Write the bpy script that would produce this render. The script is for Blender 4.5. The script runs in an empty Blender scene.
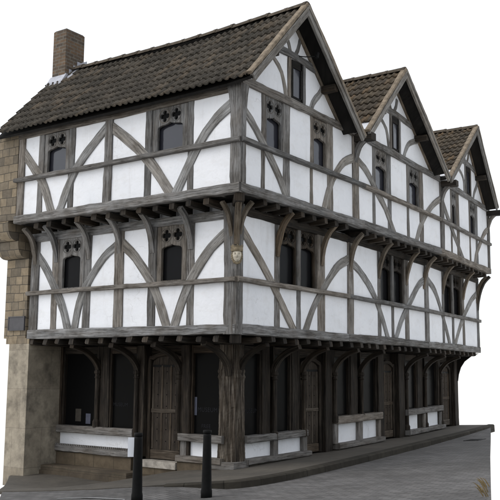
import bpy, bmesh, math, random
from mathutils import Vector, Matrix
random.seed(11)
S = bpy.context.scene
COL = S.collection
R = math.radians

# ------------------------------------------------------------------ materials
def new_mat(name):
    m = bpy.data.materials.new(name); m.use_nodes = True
    nt = m.node_tree; b = nt.nodes['Principled BSDF']
    return m, nt, b
def N(nt, t, **kw):
    n = nt.nodes.new(t)
    for k, v in kw.items(): setattr(n, k, v)
    return n
def ramp(nt, fac, stops):
    r = N(nt, 'ShaderNodeValToRGB')
    while len(r.color_ramp.elements) < len(stops): r.color_ramp.elements.new(.5)
    for e, (p, c) in zip(r.color_ramp.elements, stops):
        e.position = p; e.color = (*c, 1) if len(c) == 3 else c
    nt.links.new(fac, r.inputs[0]); return r.outputs[0]
def noise(nt, vec, scale, detail=5, rough=.6, dim='3D'):
    n = N(nt, 'ShaderNodeTexNoise'); n.inputs['Scale'].default_value = scale
    n.inputs['Detail'].default_value = detail; n.inputs['Roughness'].default_value = rough
    if vec is not None: nt.links.new(vec, n.inputs['Vector'])
    return n.outputs[0]
def mapping(nt, vec, sc, loc=None):
    m = N(nt, 'ShaderNodeMapping'); m.inputs['Scale'].default_value = sc
    nt.links.new(vec, m.inputs['Vector'])
    if loc is not None: nt.links.new(loc, m.inputs['Location'])
    return m.outputs[0]
def mix(nt, fac, a, b, mode='MIX'):
    n = N(nt, 'ShaderNodeMix', data_type='RGBA', blend_type=mode)
    if isinstance(fac, (int, float)): n.inputs[0].default_value = fac
    else: nt.links.new(fac, n.inputs[0])
    for i, v in ((6, a), (7, b)):
        if isinstance(v, tuple): n.inputs[i].default_value = (*v, 1)
        else: nt.links.new(v, n.inputs[i])
    return n.outputs[2]
def bump(nt, b, h, strength, dist=.01):
    n = N(nt, 'ShaderNodeBump'); n.inputs['Strength'].default_value = strength
    n.inputs['Distance'].default_value = dist
    nt.links.new(h, n.inputs['Height']); nt.links.new(n.outputs[0], b.inputs['Normal'])
def math1(nt, op, a, b=None):
    n = N(nt, 'ShaderNodeMath', operation=op)
    nt.links.new(a, n.inputs[0])
    if b is not None:
        if isinstance(b, (int, float)): n.inputs[1].default_value = b
        else: nt.links.new(b, n.inputs[1])
    return n.outputs[0]

def wood_mat(name, dark, mid, light, brown=(.16, .11, .07), brown_amt=.35, spread=.25, rough=.85):
    m, nt, b = new_mat(name)
    uv = N(nt, 'ShaderNodeTexCoord').outputs['UV']
    oi = N(nt, 'ShaderNodeObjectInfo')
    g1 = noise(nt, mapping(nt, uv, (1.4, 34, 1)), 1.0, 7, .65)      # fine grain along the length
    g2 = noise(nt, mapping(nt, uv, (.9, 5, 1)), 1.6, 4, .6)         # broad blotches
    base = ramp(nt, g1, [(.28, dark), (.48, mid), (.72, light)])
    bl = ramp(nt, g2, [(.45, (0, 0, 0)), (.72, (1, 1, 1))])
    blf = math1(nt, 'MULTIPLY', bl, brown_amt)
    c = mix(nt, blf, base, brown)
    g3 = noise(nt, mapping(nt, uv, (2.2, 13, 1)), 1.4, 5, .7)
    c = mix(nt, .85, c, ramp(nt, g3, [(.30, (.42, .40, .38)), (.5, (1, 1, 1)), (.72, (1.25, 1.24, 1.22))]), 'MULTIPLY')
    oc = N(nt, 'ShaderNodeTexCoord').outputs['Object']
    g4 = noise(nt, oc, 2.3, 4, .6)
    c = mix(nt, .6, c, ramp(nt, g4, [(.34, (.50, .455, .40)), (.58, (1.06, 1.06, 1.07))]), 'MULTIPLY')
    # long cracks
    cr = noise(nt, mapping(nt, uv, (.55, 15, 1)), 1.3, 3, .5)
    crack = ramp(nt, cr, [(.485, (1, 1, 1)), (.5, (.25, .24, .23)), (.515, (1, 1, 1))])
    c = mix(nt, .75, c, crack, 'MULTIPLY')
    # every timber its own tone
    tone = N(nt, 'ShaderNodeMapRange'); nt.links.new(oi.outputs['Random'], tone.inputs[0])
    tone.inputs[3].default_value = 1 - spread; tone.inputs[4].default_value = 1 + spread
    rnd2 = math1(nt, 'FRACT', math1(nt, 'MULTIPLY', oi.outputs['Random'], 7.31))
    cast = ramp(nt, rnd2, [(0, (1.10, 1.0, .88)), (.35, (1, 1, 1)), (1, (.95, .99, 1.04))])
    c = mix(nt, .8, c, cast, 'MULTIPLY')
    hs = N(nt, 'ShaderNodeHueSaturation'); nt.links.new(tone.outputs[0], hs.inputs['Value']); nt.links.new(c, hs.inputs['Color'])
    nt.links.new(hs.outputs[0], b.inputs['Base Color'])
    b.inputs['Roughness'].default_value = rough; b.inputs['Specular IOR Level'].default_value = .25
    hsum = mix(nt, .5, g1, crack)
    bump(nt, b, hsum, .55, .012)
    return m
def plain(name, col, rough=.7, spec=.3, var=.15, scale=6, bs=.2):
    m, nt, b = new_mat(name)
    oc = N(nt, 'ShaderNodeTexCoord').outputs['Object']
    n = noise(nt, oc, scale, 6, .65)
    lo = tuple(max(0, c * (1 - var)) for c in col); hi = tuple(min(1, c * (1 + var)) for c in col)
    nt.links.new(ramp(nt, n, [(.3, lo), (.7, hi)]), b.inputs['Base Color'])
    b.inputs['Roughness'].default_value = rough; b.inputs['Specular IOR Level'].default_value = spec
    if bs: bump(nt, b, n, bs)
    return m

M = {}
M['timber'] = wood_mat('weathered oak', (.045, .043, .040), (.160, .155, .148), (.315, .305, .292), (.105, .083, .062), .5, .24)
M['bracket'] = wood_mat('brown grey oak', (.06, .048, .035), (.14, .115, .088), (.25, .215, .17), (.17, .12, .07), .5, .2)
M['brace'] = wood_mat('pale weathered oak', (.10, .097, .092), (.235, .229, .218), (.38, .37, .35), (.17, .145, .115), .35, .14)
M['jetty'] = wood_mat('shaded jetty oak', (.009, .0075, .006), (.026, .022, .018), (.075, .062, .048), (.06, .042, .026), .5, .5)  # deep shade under the jetties is put into this oak colour
M['ground_timber'] = wood_mat('shaded old brown oak', (.004, .0033, .0026), (.021, .0165, .0125), (.090, .073, .055), (.030, .020, .012), .6, .3)  # dark brown oak, darkened further in colour for the shade under the jetty
M['ground_sill'] = wood_mat('grey worn sill oak', (.08, .075, .068), (.17, .16, .148), (.27, .255, .235), (.13, .10, .075), .4, .12)
M['corner_post'] = wood_mat('eroded corner post oak', (.008, .006, .004), (.062, .047, .033), (.34, .30, .25), (.014, .010, .007), .95, .05)
M['door'] = wood_mat('door boards', (.013, .010, .0075), (.042, .032, .024), (.088, .071, .054), (.032, .022, .014), .5, .1)
M['door_strip'] = wood_mat('door cover strips', (.03, .024, .018), (.08, .064, .048), (.16, .137, .11), (.055, .04, .027), .5, .1)
M['barge'] = wood_mat('weathered bargeboard', (.11, .105, .098), (.20, .19, .175), (.30, .285, .262), (.17, .14, .10), .4, .12)
M['soffit'] = wood_mat('shade-dark boarding', (.004, .0035, .003), (.009, .008, .007), (.02, .018, .015), (.009, .007, .005), .5, .1)  # shade beneath the overhangs is built into this near-black colour

def plaster():
    m, nt, b = new_mat('limewash')
    oc = N(nt, 'ShaderNodeTexCoord').outputs['Object']
    n1 = noise(nt, oc, 1.3, 6, .6); n2 = noise(nt, oc, 14, 5, .65)
    n3 = noise(nt, mapping(nt, oc, (3.5, 3.5, .5)), 1.6, 5, .7)
    c = ramp(nt, n1, [(.3, (.77, .785, .815)), (.65, (.84, .848, .872))])
    st = ramp(nt, n3, [(.56, (1, 1, 1)), (.78, (.80, .785, .76))])
    c = mix(nt, .55, c, st, 'MULTIPLY')
    fl = ramp(nt, n2, [(.28, (.84, .83, .82)), (.42, (1, 1, 1))])
    c = mix(nt, .35, c, fl, 'MULTIPLY')
    vo = N(nt, 'ShaderNodeTexVoronoi', feature='DISTANCE_TO_EDGE'); vo.inputs['Scale'].default_value = 1.7
    wv = N(nt, 'ShaderNodeVectorMath', operation='MULTIPLY_ADD'); nzc = N(nt, 'ShaderNodeTexNoise'); nzc.inputs['Scale'].default_value = 3.0; nzc.inputs['Detail'].default_value = 6
    nt.links.new(oc, nzc.inputs['Vector']); nt.links.new(nzc.outputs[1], wv.inputs[0]); wv.inputs[1].default_value = (.5, .5, .5); nt.links.new(oc, wv.inputs[2]); nt.links.new(wv.outputs[0], vo.inputs['Vector'])
    ck = ramp(nt, vo.outputs[0], [(.0, (.62, .60, .58)), (.010, (1, 1, 1))])
    ckm = ramp(nt, noise(nt, oc, .9, 3, .6), [(.54, (0, 0, 0)), (.62, (1, 1, 1))])
    c = mix(nt, math1(nt, 'MULTIPLY', ckm, .55), c, mix(nt, 1.0, c, ck, 'MULTIPLY'))
    n5 = noise(nt, mapping(nt, oc, (1.2, 1.2, 2.2)), 2.6, 6, .7)
    c = mix(nt, .5, c, ramp(nt, n5, [(.34, (.90, .885, .86)), (.5, (1, 1, 1))]), 'MULTIPLY')
    nt.links.new(c, b.inputs['Base Color']); b.inputs['Roughness'].default_value = .92
    b.inputs['Specular IOR Level'].default_value = .15
    bump(nt, b, mix(nt, .5, n1, n2), .5, .025)
    return m
M['plaster'] = plaster()

def glass(name, base, rough, spec, ior):
    m, nt, b = new_mat(name)
    oc = N(nt, 'ShaderNodeTexCoord').outputs['Object']
    n = noise(nt, oc, 3.0, 2, .5)
    b.inputs['Base Color'].default_value = (*base, 1)
    b.inputs['Roughness'].default_value = rough; b.inputs['IOR'].default_value = ior
    b.inputs['Specular IOR Level'].default_value = spec
    bump(nt, b, n, .22, .03)
    return m
M['glass_sky'] = glass('upper leaded glass', (.030, .031, .040), .12, .5, 1.55)
M['glass_mid'] = glass('dark window glass', (.010, .010, .011), .2, .06, 1.45)
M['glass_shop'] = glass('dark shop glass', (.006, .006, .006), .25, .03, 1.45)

def tiles(name, cols, lichen):
    m, nt, b = new_mat(name)
    uv = N(nt, 'ShaderNodeTexCoord').outputs['UV']
    fl = N(nt, 'ShaderNodeVectorMath', operation='FLOOR'); nt.links.new(uv, fl.inputs[0])
    wn = N(nt, 'ShaderNodeTexWhiteNoise', noise_dimensions='2D'); nt.links.new(fl.outputs[0], wn.inputs['Vector'])
    c = ramp(nt, wn.outputs[0], cols)
    oc = N(nt, 'ShaderNodeTexCoord').outputs['Object']
    n1 = noise(nt, oc, 9, 6, .7); n2 = noise(nt, oc, 1.1, 4, .6); n3 = noise(nt, oc, 38, 3, .6)
    c = mix(nt, .8, c, ramp(nt, n1, [(.3, (.45, .43, .40)), (.62, (1.15, 1.12, 1.08))]), 'MULTIPLY')
    c = mix(nt, math1(nt, 'MULTIPLY', ramp(nt, n2, [(.42, (0, 0, 0)), (.7, (1, 1, 1))]), .55), c, (.035, .032, .026))
    c = mix(nt, ramp(nt, n3, [(.585, (0, 0, 0)), (.70, (.75, .75, .75))]), c, lichen)
    nt.links.new(c, b.inputs['Base Color']); b.inputs['Roughness'].default_value = .88
    b.inputs['Specular IOR Level'].default_value = .2
    bump(nt, b, n1, .4, .015)
    return m
M['tile'] = tiles('old clay pantiles', [(0, (.046, .041, .034)), (.45, (.066, .058, .048)), (.8, (.088, .077, .063)), (1, (.115, .092, .068))], (.17, .155, .125))
M['tile_gable'] = tiles('brown clay pantiles', [(0, (.058, .048, .037)), (.45, (.082, .067, .050)), (.8, (.105, .084, .060)), (1, (.15, .105, .064))], (.20, .17, .125))
M['ridge'] = plain('ridge tile clay', (.085, .07, .053), .9, .2, .45, 8, .4)
M['chimney_cap'] = plain('chimney mortar cap', (.10, .095, .085), .9, .2, .3, 8, .2)
M['mortar'] = plain('verge mortar', (.21, .17, .125), .9, .15, .45, 9, .5)
M['lead'] = plain('lead flashing', (.40, .41, .45), .5, .4, .25, 5, .2)
M['valley'] = plain('white leadwork', (.68, .69, .72), .7, .3, .1, 5, .2)

def brick():
    m, nt, b = new_mat('chimney brick')
    uv = N(nt, 'ShaderNodeTexCoord').outputs['UV']
    oc = N(nt, 'ShaderNodeTexCoord').outputs['Object']
    br = N(nt, 'ShaderNodeTexBrick'); nt.links.new(uv, br.inputs['Vector'])
    for k, v in (('Scale', 1), ('Brick Width', .215), ('Row Height', .078), ('Mortar Size', .011), ('Mortar Smooth', .2), ('Bias', 0)): br.inputs[k].default_value = v
    br.inputs['Color1'].default_value = (.155, .100, .060, 1); br.inputs['Color2'].default_value = (.070, .057, .045, 1); br.inputs['Mortar'].default_value = (.15, .135, .115, 1)
    n = noise(nt, oc, 7, 6, .7)
    c = mix(nt, .75, br.outputs[0], ramp(nt, n, [(.3, (.5, .48, .46)), (.65, (1.15, 1.12, 1.05))]), 'MULTIPLY')
    nt.links.new(c, b.inputs['Base Color']); b.inputs['Roughness'].default_value = .92
    bump(nt, b, mix(nt, .6, br.outputs[1], n), -.5, .012)
    return m
M['brick'] = brick()

def stone(name, c1, c2, mortar, w, h, blotch, dark=.35):
    m, nt, b = new_mat(name)
    tc = N(nt, 'ShaderNodeTexCoord'); uv = tc.outputs['UV']; oc = tc.outputs['Object']
    wob = noise(nt, oc, 2.2, 3, .5)
    wv = N(nt, 'ShaderNodeVectorMath', operation='MULTIPLY_ADD')
    nt.links.new(wob, wv.inputs[0]); wv.inputs[1].default_value = (.07, .05, 0); nt.links.new(uv, wv.inputs[2])
    br = N(nt, 'ShaderNodeTexBrick'); nt.links.new(wv.outputs[0], br.inputs['Vector'])
    br.squash = .7; br.squash_frequency = 3; br.offset = .43
    for k, v in (('Scale', 1), ('Brick Width', w), ('Row Height', h), ('Mortar Size', .009), ('Mortar Smooth', .3)): br.inputs[k].default_value = v
    br.inputs['Color1'].default_value = (*c1, 1); br.inputs['Color2'].default_value = (*c2, 1); br.inputs['Mortar'].default_value = (*mortar, 1)
    n = noise(nt, oc, 4.5, 7, .7); n2 = noise(nt, oc, 1.6, 5, .65)
    c = mix(nt, .85, br.outputs[0], ramp(nt, n, [(.28, (.55, .53, .5)), (.7, (1.2, 1.18, 1.12))]), 'MULTIPLY')
    c = mix(nt, math1(nt, 'MULTIPLY', ramp(nt, n2, [(.5, (0, 0, 0)), (.66, (1, 1, 1))]), dark), c, blotch)
    nt.links.new(c, b.inputs['Base Color']); b.inputs['Roughness'].default_value = .93
    b.inputs['Specular IOR Level'].default_value = .15
    bump(nt, b, mix(nt, .6, br.outputs[1], n), -.5, .02)
    return m
M['rubble'] = stone('warm squared rubble', (.30, .245, .175), (.15, .130, .106), (.085, .076, .064), .31, .18, (.12, .11, .095), .45)
M['ashlar'] = stone('stained ashlar', (.34, .305, .25), (.29, .255, .205), (.26, .23, .19), 1.1, .8, (.075, .066, .056), .7)
M['step'] = stone('worn step stone', (.12, .098, .074), (.095, .078, .059), (.075, .065, .05), 1.1, .3, (.06, .05, .04), .5)
M['plinth'] = stone('sandy plinth stone', (.135, .108, .077), (.11, .088, .064), (.07, .058, .043), .8, .3, (.07, .055, .04), .6)
M['door_step'] = plain('worn pale door step', (.34, .31, .27), .9, .2, .45, 7, .3)
M['head'] = plain('carved ochre stone', (.22, .18, .12), .9, .2, .45, 14, .4)
M['head_pale'] = plain('pale carved face', (.52, .47, .38), .9, .2, .35, 18, .3)
M['iron'] = plain('black painted iron', (.005, .005, .005), .6, .12, .3, 20, .1)
M['slate'] = plain('slate plaque', (.075, .073, .078), .6, .3, .15, 8, .1)
M['paper'] = plain('white paper', (.78, .80, .84), .8, .2, .04, 5, 0)
M['paper_blue'] = plain('blue grey leaflet', (.085, .09, .12), .6, .2, .2, 9, 0)
M['paper_brown'] = plain('brown leaflet', (.05, .044, .036), .6, .2, .3, 14, 0)
M['letter'] = plain('dull window lettering', (.019, .019, .022), .7, .1, .05, 5, 0)
M['straw'] = plain('dry straw', (.17, .125, .06), .85, .2, .4, 12, 0)
M['paint'] = plain('worn road paint', (.24, .24, .24), .8, .2, .25, 9, .2)

def tarmac():
    m, nt, b = new_mat('brown pavement')
    oc = N(nt, 'ShaderNodeTexCoord').outputs['Object']
    n1 = noise(nt, oc, .9, 5, .6); n2 = noise(nt, oc, 45, 4, .7); n3 = noise(nt, oc, 5, 5, .7)
    c = ramp(nt, n1, [(.3, (.056, .049, .039)), (.7, (.094, .081, .064))])
    c = mix(nt, .7, c, ramp(nt, n2, [(.3, (.6, .6, .6)), (.7, (1.3, 1.3, 1.3))]), 'MULTIPLY')
    c = mix(nt, .6, c, ramp(nt, n3, [(.35, (.65, .64, .62)), (.6, (1.1, 1.1, 1.1))]), 'MULTIPLY')
    nt.links.new(c, b.inputs['Base Color']); b.inputs['Roughness'].default_value = .9
    bump(nt, b, n2, .4, .006)
    return m
M['pavement'] = tarmac()
def setts():
    m, nt, b = new_mat('grey setts')
    oc = N(nt, 'ShaderNodeTexCoord').outputs['Object']
    rot = N(nt, 'ShaderNodeMapping'); rot.inputs['Rotation'].default_value = (0, 0, R(4)); nt.links.new(oc, rot.inputs[0])
    br = N(nt, 'ShaderNodeTexBrick'); nt.links.new(rot.outputs[0], br.inputs['Vector'])
    for k, v in (('Scale', 1), ('Brick Width', .22), ('Row Height', .11), ('Mortar Size', .009), ('Mortar Smooth', .4)): br.inputs[k].default_value = v
    br.inputs['Color1'].default_value = (.128, .123, .119, 1); br.inputs['Color2'].default_value = (.084, .081, .079, 1); br.inputs['Mortar'].default_value = (.040, .038, .035, 1)
    n = noise(nt, oc, .8, 6, .65); n2 = noise(nt, oc, 30, 4, .7)
    c = mix(nt, .85, br.outputs[0], ramp(nt, n, [(.32, (.60, .58, .56)), (.66, (1.22, 1.22, 1.22))]), 'MULTIPLY')
    c = mix(nt, .7, c, ramp(nt, noise(nt, oc, 4.5, 6, .75), [(.36, (.70, .68, .66)), (.55, (1.08, 1.08, 1.08))]), 'MULTIPLY')
    c = mix(nt, .5, c, ramp(nt, n2, [(.3, (.7, .7, .7)), (.7, (1.2, 1.2, 1.2))]), 'MULTIPLY')
    nt.links.new(c, b.inputs['Base Color']); b.inputs['Roughness'].default_value = .85
    bump(nt, b, mix(nt, .4, br.outputs[1], n2), -.4, .008)
    return m
M['road'] = setts()
M['kerb'] = stone('dark kerb stone', (.052, .047, .039), (.036, .033, .028), (.02, .018, .015), .9, .5, (.025, .022, .018), .5)

# ------------------------------------------------------------------ object helpers
HOUSE_AT = Vector((-.672, .875, .19))
def link(name, bm, mat, parent=None, smooth=False, origin=None):
    bmesh.ops.remove_doubles(bm, verts=bm.verts, dist=1e-6)
    bmesh.ops.recalc_face_normals(bm, faces=bm.faces)
    off = origin if origin is not None else (WORLD_OF.get(parent, Vector()) if parent is not None else Vector())
    if off.length > 0: bmesh.ops.translate(bm, verts=bm.verts, vec=-off)
    me = bpy.data.meshes.new(name); bm.to_mesh(me); bm.free()
    for mm in (mat if isinstance(mat, (list, tuple)) else [mat]): me.materials.append(M[mm])
    if smooth:
        for p in me.polygons: p.use_smooth = True
    o = bpy.data.objects.new(name, me); COL.objects.link(o)
    if parent is not None:
        o.parent = parent; WORLD_OF[o] = off
    else:
        o.location = off; WORLD_OF[o] = off
    return o
WORLD_OF = {}
def tag(o, label=None, cat=None, group=None, kind=None):
    for k, v in (('label', label), ('category', cat), ('group', group), ('kind', kind)):
        if v: o[k] = v
    return o
def empty(name, loc):
    o = bpy.data.objects.new(name, None); COL.objects.link(o); o.location = loc; WORLD_OF[o] = Vector(loc)
    o.empty_display_size = .3
    return o

def box(bm, corners):
    """8 corners: bottom 4 then top 4 (same order)"""
    v = [bm.verts.new(c) for c in corners]
    uvl = bm.loops.layers.uv.verify()
    fs = []
    for f in ((3, 2, 1, 0), (4, 5, 6, 7), (0, 1, 5, 4), (1, 2, 6, 5), (2, 3, 7, 6), (3, 0, 4, 7)):
        fs.append(bm.faces.new([v[i] for i in f]))
    for f in fs: uv_box(f, uvl)
    return fs
def uv_box(f, uvl, ou=0, ov=0):
    f.normal_update(); n = f.normal
    if abs(n.z) > .8:
        for l in f.loops: l[uvl].uv = (l.vert.co.x + ou, l.vert.co.y + ov)
    else:
        t = Vector((-n.y, n.x, 0)).normalized()
        for l in f.loops: l[uvl].uv = (l.vert.co.dot(t) + ou, l.vert.co.z + ov)

class Frame:
    def __init__(s, q, d, n): s.q = Vector(q); s.d = Vector(d).normalized(); s.n = Vector(n).normalized()
    def p(s, a, z, off=0):
        v = s.q + s.d * a + s.n * off
        return Vector((v.x, v.y, z))
    @property
    def N3(s): return Vector((s.n.x, s.n.y, 0))
    @property
    def D3(s): return Vector((s.d.x, s.d.y, 0))
dA = (-.99967, .02566); nA = (-.02566, -.99967)
dB = [(.00973, .99995), (-.03859, .99926), (-.08498, .99638)]
nB = [(d[1], -d[0]) for d in dB]
BQ = {0: [(-.672, .875), (-.642, 3.969), (-.818, 8.546), (-1.236, 13.447)],
      1: [(0, 0), (.039, 3.978), (-.139, 8.588), (-.559, 13.505)],
      2: [(.383, -.454), (.426, 3.984), (.248, 8.612), (-.173, 13.537)]}
LB = {0: [3.093, 4.580, 4.919], 1: [3.979, 4.613, 4.935], 2: [4.438, 4.631, 4.944]}
A = {L: Frame(BQ[L][0], dA, nA) for L in BQ}
B = {L: [Frame(BQ[L][k], dB[k], nB[k]) for k in range(3)] for L in BQ}

def fbox(bm, F, s0, s1, z0, z1, d0, d1):
    return box(bm, [F.p(s0, z0, d0), F.p(s1, z0, d0), F.p(s1, z0, d1), F.p(s0, z0, d1),
                    F.p(s0, z1, d0), F.p(s1, z1, d0), F.p(s1, z1, d1), F.p(s0, z1, d1)])

def resample(path, step):
    """Catmull-Rom through points, then even steps"""
    P = [Vector(p) for p in path]
    if len(P) > 2:
        Q = [P[0] * 2 - P[1]] + P + [P[-1] * 2 - P[-2]]
        out = []
        for i in range(1, len(Q) - 2):
            for k in range(8):
                t = k / 8
                a, b, c, d = Q[i - 1], Q[i], Q[i + 1], Q[i + 2]
                out.append(.5 * ((2 * b) + (c - a) * t + (2 * a - 5 * b + 4 * c - d) * t * t + (3 * b - a - 3 * c + d) * t ** 3))
        out.append(P[-1]); P = out
    L = [0]
    for a, b in zip(P, P[1:]): L.append(L[-1] + (b - a).length)
    n = max(2, int(round(L[-1] / step)) + 1)
    res = []; j = 0
    for i in range(n):
        t = L[-1] * i / (n - 1)
        while j < len(L) - 2 and L[j + 1] < t: j += 1
        k = (t - L[j]) / max(1e-9, L[j + 1] - L[j])
        res.append(P[j].lerp(P[j + 1], k))
    return res, L[-1]

def sweep(bm, path, side, b0, b1, w, jit=.007, ch=.014, step=.16, w2=None):
    """timber: path of 3-D points; 'side' = depth direction (b0..b1), w = width across in the path's plane."""
    pts, L = resample(path, step)
    uvl = bm.loops.layers.uv.verify()
    side = side.normalized(); rows = []
    ou, ov = random.uniform(0, 50), random.uniform(0, 50)
    ph = [random.uniform(0, 6.28) for _ in range(6)]; fq = random.uniform(.6, 1.5)
    n = len(pts); acc = 0
    for i, p in enumerate(pts):
        t = (pts[min(i + 1, n - 1)] - pts[max(i - 1, 0)]).normalized()
        a = t.cross(side).normalized()
        if i: acc += (p - pts[i - 1]).length
        j0 = jit * (.7 * math.sin(acc * 1.3 * fq + ph[0]) + .35 * math.sin(acc * 4.7 * fq + ph[1]) + random.uniform(-.42, .42))
        j1 = jit * (.7 * math.sin(acc * 1.1 * fq + ph[2]) + .35 * math.sin(acc * 5.3 * fq + ph[3]) + random.uniform(-.42, .42))
        jd = jit * .6 * (math.sin(acc * 2.3 + ph[4]) + random.uniform(-.4, .4))
        ww = w if w2 is None else w + (w2 - w) * i / (n - 1)
        lo, hi = -ww / 2 + j0, ww / 2 + j1
        c = ch * random.uniform(.6, 1.4); f1 = b1 + jd
        sec = [(lo, b0), (lo, f1 - c), (lo + c, f1), (hi - c, f1), (hi, f1 - c), (hi, b0)]
        rows.append(([bm.verts.new(p + a * x + side * y) for x, y in sec], acc, sec))
    per = [0]
    for k in range(6):
        q0 = rows[0][2][k]; q1 = rows[0][2][(k + 1) % 6]
        per.append(per[-1] + math.hypot(q1[0] - q0[0], q1[1] - q0[1]))
    for (r0, u0, _), (r1, u1, _) in zip(rows, rows[1:]):
        for k in range(6):
            f = bm.faces.new([r0[k], r0[(k + 1) % 6], r1[(k + 1) % 6], r1[k]])
            for l, (u, v) in zip(f.loops, ((u0, per[k]), (u0, per[k + 1]), (u1, per[k + 1]), (u1, per[k]))): l[uvl].uv = (u + ou, v + ov)
    for r in (rows[0][0], rows[-1][0]):
        f = bm.faces.new(r)
        for l in f.loops: l[uvl].uv = (ou + l.vert.co.z * .05, ov + l.vert.co.x + l.vert.co.y)

house = empty('timber_framed_house', HOUSE_AT)
tag(house, 'black and white timber framed house with three gables and overhanging upper storeys', 'house')

def beam(name, F, pts, w, d0, d1, mat='timber', parent=house, jit=.007, w2=None, label=None, ch=.014):
    bm = bmesh.new()
    sweep(bm, [F.p(s, z) for s, z in pts], F.N3, d0, d1, w, jit, ch, w2=w2)
    return link(name, bm, mat, parent)
def brace(F, pts, w):
    (a0, b0), (a1, b1) = pts[0], pts[1]; k = .09 / math.hypot(a1 - a0, b1 - b0)
    first = (a0 - (a1 - a0) * k, b0 - (b1 - b0) * k)
    (a0, b0), (a1, b1) = pts[-2], pts[-1]; k = .08 / math.hypot(a1 - a0, b1 - b0)
    last = (a1 + (a1 - a0) * k, b1 + (b1 - b0) * k)
    return beam('brace', F, [first] + pts + [last], w, -.1, .003, 'brace', jit=.008)
def post(F, s0, s1, z0, z1, d0=-.14, d1=0, mat='timber', name='post', jit=.007):
    return beam(name, F, [((s0 + s1) / 2, z0), ((s0 + s1) / 2 + random.uniform(-.008, .008), z1)], s1 - s0, d0, d1 + random.uniform(-.006, .006), mat, jit=jit)
def bracket(F, s, w, z0, z1, reach, mat='timber', d0=.0, th=.092, name='bracket'):
    h = z1 - z0
    k = reach / .4
    P = [(d0 - .055, -.06), (d0 - .012, .24 * h), (d0 + .085 * k, .58 * h), (d0 + .22 * k, .83 * h), (d0 + reach, h)]
    bm = bmesh.new()
    sweep(bm, [F.p(s, z0 + z, d) for d, z in P], F.D3, -w / 2, w / 2, th, .006, .012, .09, w2=th * .8)
    return link(name, bm, mat, house)

def walls(name, F, s0, s1, z0, z1, holes, d0=-.14, d1=-.022, mat='plaster', seg=.45):
    """plaster infill with rectangular openings, each bay face gently uneven"""
    bm = bmesh.new()
    cuts = sorted({s0, s1, *[h[0] for h in holes], *[h[1] for h in holes]})
    cuts = [c for c in cuts if s0 <= c <= s1]
    for a, b in zip(cuts, cuts[1:]):
        hs = [h for h in holes if h[0] < (a + b) / 2 < h[1]]
        if not hs: fbox(bm, F, a, b, z0, z1, d0, d1)
        else:
            z = z0
            for h in sorted(hs, key=lambda h: h[2]):
                if h[2] > z: fbox(bm, F, a, b, z, h[2], d0, d1)
                z = h[3]
            if z1 > z: fbox(bm, F, a, b, z, z1, d0, d1)
    return link(name, bm, mat, house)

# ------------------------------------------------------------------ traceried windows
def outline_mesh(bm, F, loops, d0, d1):
    """flat plate with holes given as loops of (s,z); first = outer. Extruded d0..d1."""
    cu = bpy.data.curves.new('tmp', 'CURVE'); cu.dimensions = '2D'; cu.fill_mode = 'BOTH'
    cu.extrude = (d1 - d0) / 2; cu.bevel_depth = .008; cu.bevel_resolution = 0; cu.offset = -.006
    for lp in loops:
        sp = cu.splines.new('POLY'); sp.points.add(len(lp) - 1); sp.use_cyclic_u = True
        for q, (s, z) in zip(sp.points, lp): q.co = (s, z, 0, 1)
    ob = bpy.data.objects.new('tmp', cu)
    me = bpy.data.meshes.new_from_object(ob)
    vs = [bm.verts.new(F.p(v.co.x, v.co.y, (d0 + d1) / 2 + v.co.z)) for v in me.vertices]
    uvl = bm.loops.layers.uv.verify(); ou = random.uniform(0, 30)
    for p in me.polygons:
        try: f = bm.faces.new([vs[i] for i in p.vertices])
        except ValueError: continue
        for l, i in zip(f.loops, p.vertices):
            c = me.vertices[i].co; l[uvl].uv = (c.y + ou, c.x + c.z)
    bpy.data.objects.remove(ob); bpy.data.curves.remove(cu); bpy.data.meshes.remove(me)
def quatrefoil(cs, cz, r):
    out = []
    for i in range(48):
        t = 2 * math.pi * i / 48
        f = ((t + math.pi / 4) % (math.pi / 2)) - math.pi / 4
        k = .56 * math.cos(f) + math.sqrt(max(0, .42 ** 2 - (.56 * math.sin(f)) ** 2))
        out.append((cs + r * k * math.cos(t), cz + r * k * math.sin(t)))
    return out
def light_hole(a, b, z0, zs, za):
    """a..b opening with an ogee, shouldered head: springing zs, apex za"""
    c = (a + b) / 2; hw = (b - a) / 2
    P = [(a, z0), (b, z0), (b, zs)]
    for t in (.25, .5, .75): P.append((b - hw * .55 * (1 - math.cos(t * math.pi / 2)), zs + (za - zs) * .6 * math.sin(t * math.pi / 2)))
    P += [(c + hw * .3, zs + (za - zs) * .68), (c + hw * .1, zs + (za - zs) * .82), (c, za), (c - hw * .1, zs + (za - zs) * .82), (c - hw * .3, zs + (za - zs) * .68)]
    for t in (.75, .5, .25): P.append((a + hw * .55 * (1 - math.cos(t * math.pi / 2)), zs + (za - zs) * .6 * math.sin(t * math.pi / 2)))
    P.append((a, zs))
    return P
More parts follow.
